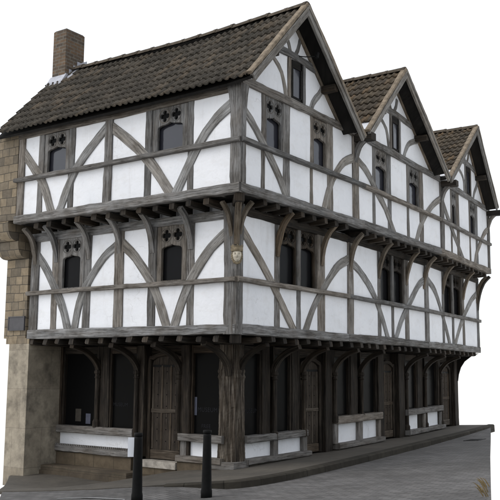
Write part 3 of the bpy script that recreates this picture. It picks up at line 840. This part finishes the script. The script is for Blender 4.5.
# ================================================================== ROOFS
def tile_slope(name, E0, E1, R0, R1, mat, period=.15, course=.295, amp=.029, bell=0, parent=house, lift=.0, seed=1, kink=0):
    """clay pantiles: eave E0->E1, ridge R0->R1 (front -> back), real rolls and lapped courses"""
    rnd = random.Random(seed)
    bm = bmesh.new(); uvl = bm.loops.layers.uv.verify()
    U = ((E1 - E0) + (R1 - R0)).normalized(); W = max((E1 - E0).length, (R1 - R0).length)
    V = ((R0 - E0) + (R1 - E1)).normalized(); H = (R0 - E0).length
    Nn = U.cross(V).normalized()
    if Nn.z < 0: Nn = -Nn
    nc = max(1, round(H / course)); nt_ = round(W / period); per = 8
    def base(u, v):
        p = E0.lerp(E1, u).lerp(R0.lerp(R1, u), v)
        if bell: p = p + Vector((0, 0, bell * max(0, 1 - v / .3) ** 2))
        sag = -.035 * math.sin(math.pi * min(1, max(0, v))) * math.sin(math.pi * u) - kink * min(1, max(0, v)) * (u / .42 if u < .42 else (1 - u) / .58) - .02 * math.sin(u * 11 + seed) * math.sin(math.pi * v)
        return p + Nn * sag
    def prof(t):
        t %= 1
        return amp * math.sin(math.pi * t / .5) if t < .5 else -.010 * math.sin(math.pi * (t - .5) / .5)
    for c in range(nc):
        js = [rnd.uniform(-.006, .006) for _ in range(nt_ + 2)]; jv = [rnd.uniform(-.016, .016) for _ in range(nt_ + 2)]
        rows = []
        for r in range(4):     # lip bottom, lip top, mid, upper end under the next course
            row = []
            for i in range(nt_ * per + 1):
                tcol = min(nt_ - 1, i // per); t = i / per
                v0 = (c + jv[tcol // 2] / course * .8) / nc if c else 0
                if r < 2: v = v0; h = .036 if r == 1 else .010
                elif r == 2: v = (c + .5) / nc; h = .026
                else: v = min(1, (c + 1.12) / nc); h = .004
                p = base(i / (nt_ * per), v) + Nn * (h + (prof(t) if r else prof(t) * .9) + js[tcol // 2] * (1 if r < 3 else 0) + lift)
                row.append(bm.verts.new(p))
            rows.append(row)
        for r in range(3):
            for i in range(nt_ * per):
                f = bm.faces.new([rows[r][i], rows[r][i + 1], rows[r + 1][i + 1], rows[r + 1][i]]); f.smooth = r > 0
                tile = i // per + .5 + seed * 13
                for l in f.loops: l[uvl].uv = (tile, c + .5)
    bmesh.ops.recalc_face_normals(bm, faces=bm.faces)
    return link(name, bm, mat, parent)
def deck(name, E0, E1, R0, R1, th, drop, mat, parent, kink=0):
    """roof boarding: close under the tiles at the front, following the sag of the roof behind"""
    bm = bmesh.new(); U = (E1 - E0).normalized(); V = (R0 - E0).normalized(); Nn = U.cross(V).normalized()
    if Nn.z < 0: Nn = -Nn
    us = [0, .08, .2, .42, .7, 1]; uvl = bm.loops.layers.uv.verify(); rows = []
    for u in us:
        kk = (u / .42 if u < .42 else (1 - u) / .58)
        row = []
        for v in (0, .5, 1):
            p = E0.lerp(E1, u).lerp(R0.lerp(R1, u), v) - Nn * (drop + min(.05, u * .5) + kink * kk * v + .04 * math.sin(math.pi * u) * (1 if v == .5 else .3))
            row += [p, p - Nn * th]
        rows.append([bm.verts.new(q) for q in row])
    fs = []
    for a, b in zip(rows, rows[1:]):
        for j in (0, 2):
            fs.append(bm.faces.new([a[j], a[j + 2], b[j + 2], b[j]])); fs.append(bm.faces.new([a[j + 1], b[j + 1], b[j + 3], a[j + 3]]))
        fs.append(bm.faces.new([a[0], b[0], b[1], a[1]])); fs.append(bm.faces.new([a[4], a[5], b[5], b[4]]))
    for r in (rows[0], rows[-1]):
        fs.append(bm.faces.new([r[0], r[1], r[3], r[2]])); fs.append(bm.faces.new([r[2], r[3], r[5], r[4]]))
    for f in fs:
        for l in f.loops: l[uvl].uv = (l.vert.co.x, l.vert.co.y + l.vert.co.z)
    return link(name, bm, mat, parent)
def ridge_tiles(P0, P1, parent, r=.12, kink=0):
    bm = bmesh.new(); D = P1 - P0; n = int(D.length / .42); t = D.normalized(); side = t.cross(Vector((0, 0, 1))).normalized()
    for i in range(n):
        kf = lambda u: Vector((0, 0, -kink * .75 * (u / .42 if u < .42 else (1 - u) / .58)))
        a = P0 + D * (i / n) + kf(i / n); b = P0 + D * ((i + 1) / n) + t * .03 + kf((i + 1) / n)
        ja = random.uniform(-.008, .008)
        rows = []
        for q, rr, dz in ((a, r + .006, ja), (a + t * .06, r + .006, ja), (a + t * .061, r, ja), (b, r - .004, ja - .006)):
            rows.append([bm.verts.new(q + side * rr * 1.15 * math.cos(math.pi * k / 8) + Vector((0, 0, rr * math.sin(math.pi * k / 8) - .06 + dz))) for k in range(9)])
        for x, y in zip(rows, rows[1:]):
            for k in range(8): bm.faces.new([x[k], x[k + 1], y[k + 1], y[k]])
        bm.faces.new(rows[0])
    return link('ridge_tiles', bm, 'ridge', parent)

def front(F, s, z, off): return F.p(s, z, off)
def gable(k, sl, zl, sa, za, sr, zr, back=6.3, left_bell=0, E1=None):
    F = B[2][k]; OV = .36
    bk = -F.N3
    R0 = F.p(sa, za, OV); R1 = R0 + bk * back
    EL0 = F.p(sl, zl, OV); EL1 = EL0 + bk * back if E1 is None else E1
    ER0 = F.p(sr, zr, OV); ER1 = ER0 + bk * back
    bm = bmesh.new(); rt = deck('roof', EL0.lerp(R0, .05) if k else EL0, EL1.lerp(R1, .05) if k else EL1, R0, R1, .05, .02, 'soffit', house, kink=.10 if k == 0 else .02)
    deck('boarding', ER0.lerp(R0, .07 if k < 2 else .01), ER1.lerp(R1, .07 if k < 2 else .01), R0, R1, .05, .02, 'soffit', rt, kink=.02)
    t0 = .0 if k == 0 else .17
    e0 = EL0.lerp(R0, t0); e1 = EL1.lerp(R1, t0)
    if k == 0: e0 = EL0 + (EL0 - R0).normalized() * .06; e1 = EL1 + (EL1 - R1).normalized() * .06
    e0 = e0 + bk * .06; Rt = R0 + bk * .06
    tile_slope('tiles', e0, e1, Rt, R1, 'tile' if k == 0 else 'tile_gable', bell=left_bell, parent=rt, seed=k * 2 + 1, kink=.10 if k == 0 else .02)
    tile_slope('tiles', ER0.lerp(R0, .05) + bk * .06, ER1.lerp(R1, .05), Rt, R1, 'tile_gable', parent=rt, seed=k * 2 + 2)
    ridge_tiles(R0 + Vector((0, 0, .036)) , R1 + Vector((0, 0, .036)), rt, .105, .10 if k == 0 else .02)
    if k:      # pale leadwork under the last course beside the valley
        dirv = (R0 - EL0)
        p0 = EL0 + dirv * .07 + F.N3 * -.06; p1 = EL0 + dirv * .23 + F.N3 * -.06
        q0 = p0 + bk * 2.5; q1 = p1 + bk * 2.5
        Nn = bk.cross(dirv).normalized(); Nn = Nn if Nn.z > 0 else -Nn
        bm = bmesh.new(); box(bm, [p - Nn * .03 for p in (p0, q0, q1, p1)] + [p - Nn * .006 for p in (p0, q0, q1, p1)])
        link('valley_flashing', bm, 'valley', rt)
    # bargeboards with verge mortar
    for (E, sgn) in ((EL0, 1), (ER0, -1)):
        d = (R0 - E).normalized(); up = Vector((0, 0, 1))
        perp = (up - d * up.dot(d)).normalized()
        bm = bmesh.new()
        e = E + d * .02
        sweep(bm, [e - perp * .07, R0 - perp * .07 + d * .05], F.N3, -.03, .02, .135, .005, .008, .2)
        link('bargeboard', bm, 'barge', rt)
        bm = bmesh.new()
        sweep(bm, [e - perp * .02, R0 - perp * .02 + d * .02], F.N3, .022, .04, .045, .003, .006, .2)
        link('barge_moulding', bm, 'barge', rt)
        bm = bmesh.new()
        sweep(bm, [e + perp * .038, R0 + perp * .038], F.N3, -.075, .030, .06, .008, .012, .12)
        link('verge_mortar', bm, 'mortar', rt)
    # soffit purlins
    for (sE, zE) in ((sl, zl), (sr, zr)):
        for t in (.48,):
            s = sE + (sa - sE) * t; z = zE + (za - zE) * t - .20
            bm = bmesh.new(); sweep(bm, [F.p(s, z, -.1), F.p(s, z, OV - .06)], F.D3, -.07, .07, .13, .004, .01, .2)
            link('purlin', bm, 'jetty', rt)
    # plaster triangle
    bm = bmesh.new(); dz = .10
    prof = [(sl + .12, 6.95), (sr - .12, 6.95), (sr - .12, zr - .02), (sa, za - .16), (sl + .12, zl - .02)]
    prof = [(sl + .10, 6.96), (sr - .10, 6.96), (sa, za - .15)]
    lo = [bm.verts.new(F.p(s, z, -.14)) for s, z in prof]; hi = [bm.verts.new(F.p(s, z, -.022)) for s, z in prof]
    bm.faces.new(lo); bm.faces.new(hi)
    for i in range(3): bm.faces.new([lo[i], lo[(i + 1) % 3], hi[(i + 1) % 3], hi[i]])
    link('gable_infill', bm, 'plaster', house)
    # principals, collar, struts, braces and the little window
    def at(z, side):     # s on the slope underside at height z
        if side < 0: return sl + (sa - sl) * (z - zl) / (za - zl)
        return sr + (sa - sr) * (z - zr) / (za - zr)
    for sd, e in ((-1, .10), (1, -.10)):
        beam('principal_rafter', F, [(at(6.98, sd) + e * 1.15, 6.98), (at(za - .28, sd) + e * 1.0, za - .30)], .13, -.15, .03, 'bracket', jit=.006)
    zc = 7.88 if k == 0 else 7.92
    beam('collar_beam', F, [(at(zc, -1) + .12, zc - .02), (sa + .05, zc + .02), (at(zc, 1) - .12, zc - .02)], .15, -.15, .02, 'timber')
    wc = sa + .2
    x0, x1 = wc - .20, wc + .20
    for a in (x0 - .06, x1 + .06): beam('stud', F, [(a, 7.02), (a, zc - .06)], .12, -.15, .0, 'timber')
    bm = bmesh.new(); fbox(bm, F, x0, x1, 7.03, zc - .07, -.06, -.015); 
    w = link('gable_window', bm, 'glass_sky', house)
    bm = bmesh.new()
    for (a, b, c, d) in ((x0, x0 + .05, 7.03, zc - .075), (x1 - .09, x1, 7.03, zc - .075), (x0 + .05, x1 - .05, 7.03, 7.10), (x0 + .05, x1 - .05, zc - .22, zc - .075)): fbox(bm, F, a + .001, b - .001, c, d, -.05, .006)
    link('frame', bm, 'soffit', w)
    lb = x0 - .2; rb = x1 + .28
    beam('brace', F, [(at(7.72, -1) + .20, 7.80), (lb - .16, 7.5), (lb - .02, 7.2), (lb + .03, 7.02)], .12, -.12, -.004, 'brace')
    beam('brace', F, [(at(7.55, 1) - .18, 7.64), (rb + .42, 7.45), (rb + .16, 7.22), (rb + .04, 7.02)], .14, -.12, -.004, 'brace')
    beam('strut', F, [(sa - .28, 8.34), (sa - .12, 8.15), (sa - .02, zc + .06)], .10, -.12, -.004, 'timber')
    beam('strut', F, [(sa + .34, 8.32), (sa + .26, 8.1), (sa + .16, zc + .06)], .10, -.12, -.004, 'timber')
    return rt
bm = bmesh.new()
sweep(bm, [B[2][0].p(1.85, 7.93, .02), B[2][0].p(1.95, 7.92, .16), B[2][0].p(2.12, 7.97, .26)], Vector((0, 0, 1)), -.008, .008, .016, 0, .003, .05)
sweep(bm, [B[2][0].p(2.11, 7.93, .26), B[2][0].p(2.12, 8.03, .27)], B[2][0].N3, -.03, .03, .07, .0, .015, .04)
link('iron_arm', bm, 'iron', house)
rf = gable(0, -.22, 6.89, 1.62, 8.77, 3.86, 6.74, back=6.75, left_bell=.02, E1=Vector((-5.98, -.52, 6.90)))
gable(1, -.48, 6.88, 1.62, 8.86, 4.44, 6.88, back=5.6)
gable(2, -.20, 6.88, 2.58, 8.93, 4.64, 6.94, back=5.4)
# projecting beam ends that carry the valleys
for k, s in ((0, 4.13), (2, .2), (2, 4.86)):
    F = B[2][k]; bm = bmesh.new()
    sweep(bm, [F.p(s, 6.83, -.2), F.p(s, 6.83, .42)], F.D3, -.11, .11, .15, .006, .012, .15)
    link('beam_end', bm, 'jetty', house)
    bracket(F, s, .15, 6.3, 6.78, .2, 'timber', d0=.0)
F = B[2][0]
# closing gable of the far left end
bm = bmesh.new()
pr = [(-5.84, -.2, 6.9), (-5.84, 3.3, 6.9), (-5.84, 1.33, 8.7)]
lo = [bm.verts.new(p) for p in pr]; hi = [bm.verts.new((x + .2, y, z)) for x, y, z in pr]
bm.faces.new(lo); bm.faces.new(hi)
for i in range(3): bm.faces.new([lo[i], lo[(i + 1) % 3], hi[(i + 1) % 3], hi[i]])
link('end_wall', bm, 'plaster', house)

# chimney (part of the roof)
def chimney():
    X0, X1, Y0, Y1, Z0, Z1 = -5.90, -5.49, .93, 1.50, 8.2, 9.68
    bm = bmesh.new()
    def ring(z, g): return [(X0 - g, Y0 - g, z), (X1 + g, Y0 - g, z), (X1 + g, Y1 + g, z), (X0 - g, Y1 + g, z)]
    box(bm, ring(Z0, 0) + ring(Z1 - .02, 0))
    ch = link('chimney', bm, 'brick', rf)
    bm = bmesh.new(); box(bm, ring(Z1 - .018, -.004) + ring(Z1 + .015, -.03)); link('mortar_cap', bm, 'chimney_cap', ch)
    bm = bmesh.new(); g = .06
    zf = lambda y: 6.92 + (y + .52) * (8.77 - 6.86) / (1.33 + .52)
    # lead apron in front and stepped soakers up the side
    za = zf(Y0)
    box(bm, [(X0 - .04, Y0 - .13, za - .08), (X1 + .05, Y0 - .13, za - .08), (X1 + .05, Y0 - .02, za + .03), (X0 - .04, Y0 - .02, za + .03),
             (X0 - .04, Y0 - .12, za + .0), (X1 + .05, Y0 - .12, za + .0), (X1 + .05, Y0 - .012, za + .17), (X0 - .04, Y0 - .012, za + .17)])
    for i in range(4):
        y = Y0 + i * .12; z = zf(y)
        box(bm, [(X1 + .003, y, z - .1), (X1 + .03, y, z - .1), (X1 + .03, y + .12, z), (X1 + .003, y + .12, z),
                 (X1 + .003, y, z + .20), (X1 + .018, y, z + .20), (X1 + .018, y + .118, z + .20), (X1 + .003, y + .118, z + .20)])
        box(bm, [(X1 + .031, y, z + .02), (X1 + .20, y, z + .02), (X1 + .20, y + .12, z + .145), (X1 + .031, y + .12, z + .145),
                 (X1 + .031, y, z + .085), (X1 + .20, y, z + .085), (X1 + .20, y + .12, z + .21), (X1 + .031, y + .12, z + .21)])
    link('flashing', bm, 'lead', ch)
chimney()

# ================================================================== neighbouring stone wall end
pier = empty('stone_wall', A[1].p(5.7, -.2, 0))
tag(pier, 'warm rubble stone wall end on stepped corbels at left of the timber house', 'stone wall')
bm = bmesh.new(); fbox(bm, A[2], 5.86, 6.52, 5.06, 6.97, -2.5, -.01); link('upper_wall', bm, 'rubble', pier)
bm = bmesh.new(); fbox(bm, A[1], 5.50, 6.20, 2.62, 4.30, -2.5, .0); link('wall', bm, 'rubble', pier)
bm = bmesh.new(); fbox(bm, A[1], 5.34, 5.97, -.4, 2.50, -2.5, .03); link('pier', bm, 'ashlar', pier)
bm = bmesh.new(); fbox(bm, A[1], 5.36, 6.1, 2.50, 2.62, -2.5, .015); link('string_course', bm, 'rubble', pier)
def corbel(z0, z1, d_lo, d_hi, s0, s1):
    bm = bmesh.new(); uvl = bm.loops.layers.uv.verify(); n = 8; P = [(-2.4, z0), (-2.4, z1)]
    for i in range(n + 1):
        t = math.pi / 2 * i / n; P.append((d_lo + (d_hi - d_lo) * math.cos(t) ** .8, z1 - .03 - (z1 - z0 - .03) * math.sin(t)))
    P.insert(2, (d_hi, z1))
    lo = [bm.verts.new(A[1].p(s0, z, d)) for d, z in P]; hi = [bm.verts.new(A[1].p(s1, z, d)) for d, z in P]
    fs = [bm.faces.new(lo), bm.faces.new(hi)]
    for i in range(len(P)): fs.append(bm.faces.new([lo[i], lo[(i + 1) % len(P)], hi[(i + 1) % len(P)], hi[i]]))
    for f in fs: uv_box(f, uvl)
    link('corbel', bm, 'rubble', pier)
corbel(4.66, 5.045, .22, .46, 5.66, 6.32); corbel(4.31, 4.65, .0, .24, 5.58, 6.26)
bm = bmesh.new(); fbox(bm, A[1], 5.54, 6.02, 2.80, 3.06, .003, .03)
pl = link('plaque', bm, 'slate', None, origin=A[1].p(5.7, 2.93, .01)); tag(pl, 'small dark slate plaque fixed on the stone wall end', 'plaque')
bm = bmesh.new()
for (a, b, c, d) in ((5.52, 5.54, 2.78, 3.08), (6.02, 6.04, 2.78, 3.08), (5.54, 6.02, 2.78, 2.80), (5.54, 6.02, 3.06, 3.08)): fbox(bm, A[1], a, b, c, d, .003, .04)
link('rim', bm, 'slate', pl)

# stone step under the left windows
bm = bmesh.new()
fbox(bm, A[0], 2.16, 4.98, -.5, -.075, -.1, .48); fbox(bm, A[0], 2.20, 4.96, -.073, .02, -.1, .44)
stp = link('stone_step', bm, 'step', None, origin=A[0].p(3.7, -.1, .3)); tag(stp, 'low worn stone step running below the left shop windows', 'step')

# ================================================================== GROUND
def sm(a, b, x):
    t = min(1, max(0, (x - a) / (b - a))); return t * t * (3 - 2 * t)
def GZ(x, y):
    g = math.exp(-((x + 2.95) / (.62 if x > -2.95 else 1.5)) ** 2) * sm(-2.1, -.5, y)
    return .244 + .0754 * x + .0208 * y - .19 * g
def drop(x, y): return .006 + .105 * sm(-.35, .55, x)
KERB = [(-.02, 13.0), (.28, 10.4), (.45, 8.4), (.71, 5.0), (.90, 2.4), (.97, .6), (.90, -.35), (.72, -.85), (.36, -1.12), (-.3, -1.45), (-1.2, -1.95), (-2.0, -2.2), (-3.1, -2.36), (-3.5, -2.45)]
def sheet(name, poly, zf, mat, grid=.45, thick=None):
    bm = bmesh.new()
    vs = [bm.verts.new((x, y, 0)) for x, y in poly]; f = bm.faces.new(vs)
    xs = [p[0] for p in poly]; ys = [p[1] for p in poly]
    x = min(xs) + grid
    while x < max(xs):
        bmesh.ops.bisect_plane(bm, geom=bm.verts[:] + bm.edges[:] + bm.faces[:], plane_co=(x, 0, 0), plane_no=(1, 0, 0)); x += grid
    y = min(ys) + grid
    while y < max(ys):
        bmesh.ops.bisect_plane(bm, geom=bm.verts[:] + bm.edges[:] + bm.faces[:], plane_co=(0, y, 0), plane_no=(0, 1, 0)); y += grid
    for v in bm.verts: v.co.z = zf(v.co.x, v.co.y)
    bmesh.ops.triangulate(bm, faces=bm.faces[:])
    if thick:
        r = bmesh.ops.extrude_face_region(bm, geom=bm.faces[:])
        for g in r['geom']:
            if isinstance(g, bmesh.types.BMVert): g.co.z -= thick
    o = link(name, bm, mat); return tag(o, kind='structure')
ROAD = [(-5.87, .2), (-1.95, -3.30), (-9, -9), (-9, -26), (24, -26), (24, -4), (5.36, -2.72), (4.23, .49), (2.06, 6.69), (-.09, 12.92), (-1.3, 13.53), (-5.9, 13.9)]
sheet('road', ROAD, lambda x, y: GZ(x, y) - drop(x, y) - (.25 if (x < -1.2 and y > 1.4) else 0), 'road', .6, .25)
PAVE = [(-.14, 12.98)] + [(x - .13, y + (.04 if y < 0 else 0)) for x, y in KERB[1:8]] + [(.30, -1.02), (-.3, -1.40)] + KERB[10:13] + [(-5.80, .18), (-5.86, 1.3), (-1.1, 1.3), (-1.0, 4), (-1.1, 8.5), (-1.5, 13.4), (-1.2, 13.46)]
sheet('pavement', PAVE, lambda x, y: GZ(x, y) + .004, 'pavement', .35, .05)
# kerb stones
bm = bmesh.new(); uvl = bm.loops.layers.uv.verify()
kp, kl = resample([Vector((x, y, 0)) for x, y in KERB[:10]], .30)
acc = 0; rows = []
for i, p in enumerate(kp):
    t = (kp[min(i + 1, len(kp) - 1)] - kp[max(i - 1, 0)]).normalized(); nn = Vector((-t.y, t.x, 0))
    z = GZ(p.x, p.y)
    if i: acc += (p - kp[i - 1]).length
    j = random.uniform(-.006, .006)
    sec = [(-.15, -.2), (-.15, .008), (-.02, .008), (.01, -.012), (.018, -.2)]
    rows.append(([bm.verts.new((p.x + nn.x * (a + j), p.y + nn.y * (a + j), z + b + (j * .4 if b > 0 else 0))) for a, b in sec], acc))
for (a, u0), (b, u1) in zip(rows, rows[1:]):
    for k in range(4):
        f = bm.faces.new([a[k], a[k + 1], b[k + 1], b[k]])
        vv = (0, .2, .33, .36, .55)
        for l, (u, v) in zip(f.loops, ((u0, vv[k]), (u0, vv[k + 1]), (u1, vv[k + 1]), (u1, vv[k]))): l[uvl].uv = (u, v)
bm.faces.new(rows[0][0]); bm.faces.new(rows[-1][0])
tag(link('kerb', bm, 'kerb'), kind='structure')
# painted line on the road at the very front
WL = [(-2.4, -3.42), (-1.66, -3.14), (-.71, -2.92), (.05, -2.70), (.10, -2.80), (-.69, -3.03), (-1.63, -3.26), (-2.2, -3.5)]
WL = [(-1.0, -2.99), (-.71, -2.90), (.02, -2.69), (.06, -2.74), (-.68, -2.97), (-.98, -3.06)]
sheet('road_marking', WL, lambda x, y: GZ(x, y) - drop(x, y) + .006, 'paint', .5)

bm = bmesh.new(); dq = Vector((.93, 8.2, 0))
zz = lambda x, y: GZ(x, y) - drop(x, y)
for i in range(7):
    y0 = dq.y + i * .07
    box(bm, [(dq.x, y0, zz(dq.x, y0) - .01), (dq.x + .3, y0, zz(dq.x + .3, y0) - .01), (dq.x + .3, y0 + .045, zz(dq.x + .3, y0) - .01), (dq.x, y0 + .045, zz(dq.x, y0) - .01),
             (dq.x, y0, zz(dq.x, y0) + .010), (dq.x + .3, y0, zz(dq.x + .3, y0) + .010), (dq.x + .3, y0 + .045, zz(dq.x + .3, y0) + .010), (dq.x, y0 + .045, zz(dq.x, y0) + .010)])
for x0 in (dq.x - .04, dq.x + .301):
    box(bm, [(x0, dq.y - .02, zz(x0, dq.y) - .01), (x0 + .039, dq.y - .02, zz(x0, dq.y) - .01), (x0 + .039, dq.y + .49, zz(x0, dq.y) + .0), (x0, dq.y + .49, zz(x0, dq.y) + .0),
             (x0, dq.y - .02, zz(x0, dq.y) + .012), (x0 + .039, dq.y - .02, zz(x0, dq.y) + .012), (x0 + .039, dq.y + .49, zz(x0, dq.y) + .022), (x0, dq.y + .49, zz(x0, dq.y) + .022)])
tag(link('drain_grating', bm, 'iron', None, origin=Vector((dq.x + .15, dq.y + .22, zz(dq.x + .15, dq.y)))), 'small dark iron drain grating in the road beside the kerb', 'drain')

# ================================================================== bollards, notice, leaflets, straw
bol = empty('bollard', (.22, -2.66, GZ(.22, -2.66) - drop(.22, -2.66)))
b0 = WORLD_OF[bol]
bm = bmesh.new()
lathe(bm, b0.x, b0.y, [(.082, b0.z - .05), (.082, b0.z + .09), (.074, b0.z + .13), (.070, b0.z + .3), (.058, b0.z + .87), (.055, b0.z + .91)], 20)
link('shaft', bm, 'iron', bol, True)
bm = bmesh.new()
lathe(bm, b0.x, b0.y, [(.060, b0.z + .905), (.063, b0.z + .92), (.063, b0.z + .945), (.057, b0.z + .953), (.02, b0.z + .956)], 20)
link('cap', bm, 'iron', bol, True)
tag(bol, 'black tapered iron bollard with a white paper notice on its side', 'bollard', 'black bollards at the pavement edge')
def copy_thing(o, loc):
    c = o.copy(); COL.objects.link(c); c.location = loc
    for ch in o.children:
        d = ch.copy(); COL.objects.link(d); d.parent = c
    return c
bol2 = copy_thing(bol, (.88, -1.91, GZ(.88, -1.91) - drop(.88, -1.91)))
bol2['label'] = 'plain black tapered iron bollard in front of the great corner post'
# notice taped to the first bollard, its plane facing the street
vdir = Vector((8.66 - .3, -12.1 + 2.77, 0)).normalized(); lef = Vector((vdir.y, -vdir.x, 0))
if lef.x > 0: lef = -lef
FN = Frame((b0.x + lef.x * .055, b0.y + lef.y * .055), (lef.x, lef.y), (vdir.x, vdir.y))
bm = bmesh.new(); fbox(bm, FN, .004, .092, b0.z + .62, b0.z + .89, .0, .004)
tag(link('paper_notice', bm, 'paper', None, origin=FN.p(.04, b0.z + .68, 0)), 'narrow white paper notice taped to the side of the left bollard', 'notice')
def leaflet(F, s, z, w, h, mat, label):
    bm = bmesh.new(); fbox(bm, F, s - w / 2, s + w / 2, z, z + h, -.116, -.110)
    tag(link('leaflet', bm, mat, None, origin=F.p(s, z, -.113)), label, 'leaflet', 'leaflets in the shop windows')
leaflet(A[0], 4.17, .90, .17, .26, 'paper_brown', 'dull brown leaflet standing in the far left shop window')
leaflet(A[0], 3.87, .86, .14, .21, 'paper_blue', 'small blue grey leaflet beside the brown one in left window')
leaflet(A[0], 1.0, 1.14, .13, .34, 'paper_blue', 'tall blue grey leaflet in the window beside the corner post')

bm = bmesh.new()
root = Vector((4.93, -1.57, GZ(4.93, -1.57) - drop(4.93, -1.57)))
rg = Vector((.823, .569, 0))             # to the right along the kerb opposite
rnd = random.Random(4)
for i in range(11):
    a = rnd.uniform(-.07, .02); ln = rnd.uniform(.14, .26); lean = rnd.uniform(.7, 1.25)
    q = rnd.choice((0, .12, .55, .6, 1.3, 1.36)); b = root + rg * (a - .02 * q) + Vector((-.26, .78, .03)) * q + Vector((-.569, .823, 0)) * rnd.uniform(-.08, .08); b.z = GZ(b.x, b.y) - drop(b.x, b.y)
    pts = []
    for j in range(7):
        t = j / 6; pts.append(b - rg * (ln * math.sin(lean) * t * .8) + Vector((0, 0, ln * (math.cos(lean) * t + .35 * math.sin(t * 2.2)) * .95)) + Vector((.4, -.3, 0)) * rnd.uniform(-.01, .01))
    sd = Vector((.2, .8, .5)).normalized()
    prev = None
    for j, p in enumerate(pts):
        w = .010 * (1 - (j / 6) ** 2) + .0012
        cur = [bm.verts.new(p + sd * w), bm.verts.new(p - sd * w), bm.verts.new(p + Vector((.5, -.4, .6)).normalized() * w * .5)]
        if prev:
            for q in range(3): bm.faces.new([prev[q], prev[(q + 1) % 3], cur[(q + 1) % 3], cur[q]])
        prev = cur
tag(link('dry_grass', bm, 'straw', None, origin=root), 'tuft of dry straw coloured grass blades at right edge of the paved road', 'grass tuft')

# ================================================================== light, sky, camera
W = bpy.data.worlds.new('World'); S.world = W; W.use_nodes = True
nt = W.node_tree; nt.nodes.clear()
out = nt.nodes.new('ShaderNodeOutputWorld')
sky = nt.nodes.new('ShaderNodeTexSky'); sky.sky_type = 'NISHITA'; sky.sun_disc = False
SUN_EL, SUN_AZ = R(46), R(222)            # compass bearing: south-south-west of the house
sky.sun_elevation = SUN_EL; sky.sun_rotation = SUN_AZ
bg = nt.nodes.new('ShaderNodeBackground'); bg.inputs[1].default_value = .05; nt.links.new(sky.outputs[0], bg.inputs[0])
# even bright cloud cover, brighter overhead
tc = nt.nodes.new('ShaderNodeTexCoord'); sep = nt.nodes.new('ShaderNodeSeparateXYZ'); nt.links.new(tc.outputs['Generated'], sep.inputs[0])
mr = nt.nodes.new('ShaderNodeMapRange'); nt.links.new(sep.outputs[2], mr.inputs[0])
mr.inputs[1].default_value = 0; mr.inputs[2].default_value = 1; mr.inputs[3].default_value = 1.0; mr.inputs[4].default_value = 1.2
cl = nt.nodes.new('ShaderNodeBackground'); cl.inputs[0].default_value = (1, 1, 1, 1); mx = nt.nodes.new('ShaderNodeMapRange'); nt.links.new(sep.outputs[0], mx.inputs[0]); mx.interpolation_type = 'SMOOTHSTEP'
mx.inputs[1].default_value = -.05; mx.inputs[2].default_value = .75; mx.inputs[3].default_value = 1.0; mx.inputs[4].default_value = .66   # added dimming of the unseen eastern sky, darkens the street front
mm = nt.nodes.new('ShaderNodeMath'); mm.operation = 'MULTIPLY'; nt.links.new(mr.outputs[0], mm.inputs[0]); nt.links.new(mx.outputs[0], mm.inputs[1])
nt.links.new(mm.outputs[0], cl.inputs[1])
add = nt.nodes.new('ShaderNodeAddShader'); nt.links.new(bg.outputs[0], add.inputs[0]); nt.links.new(cl.outputs[0], add.inputs[1])
nt.links.new(add.outputs[0], out.inputs[0])
sl = bpy.data.lights.new('sun', 'SUN'); sl.energy = .88; sl.angle = R(30); sl.color = (1, .97, .93)
so = bpy.data.objects.new('sun', sl); COL.objects.link(so)
sdir = Vector((math.sin(SUN_AZ) * math.cos(SUN_EL), math.cos(SUN_AZ) * math.cos(SUN_EL), math.sin(SUN_EL)))
so.rotation_euler = sdir.to_track_quat('Z', 'Y').to_euler(); so.location = (6, -10, 20)

cam = bpy.data.cameras.new('camera'); co = bpy.data.objects.new('camera', cam); COL.objects.link(co)
yaw, pit, rol = .604826, .1414366, .0088379
fw = Vector((-math.sin(yaw) * math.cos(pit), math.cos(yaw) * math.cos(pit), math.sin(pit)))
rt = fw.cross(Vector((0, 0, 1))).normalized(); up = rt.cross(fw)
r2 = rt * math.cos(rol) + up * math.sin(rol); u2 = -rt * math.sin(rol) + up * math.cos(rol)
co.matrix_world = Matrix(((r2.x, u2.x, -fw.x, 8.657046), (r2.y, u2.y, -fw.y, -12.11105), (r2.z, u2.z, -fw.z, 1.939457), (0, 0, 0, 1)))
cam.sensor_width = 36; cam.lens = 863.671 / 500 * 36; cam.clip_end = 500; cam.clip_start = .05
S.camera = co
S.render.resolution_x = S.render.resolution_y = 1024
S.view_settings.view_transform = 'Standard'; S.view_settings.look = 'None'; S.view_settings.gamma = 1; S.view_settings.exposure = 0
S.view_settings.use_curve_mapping = False
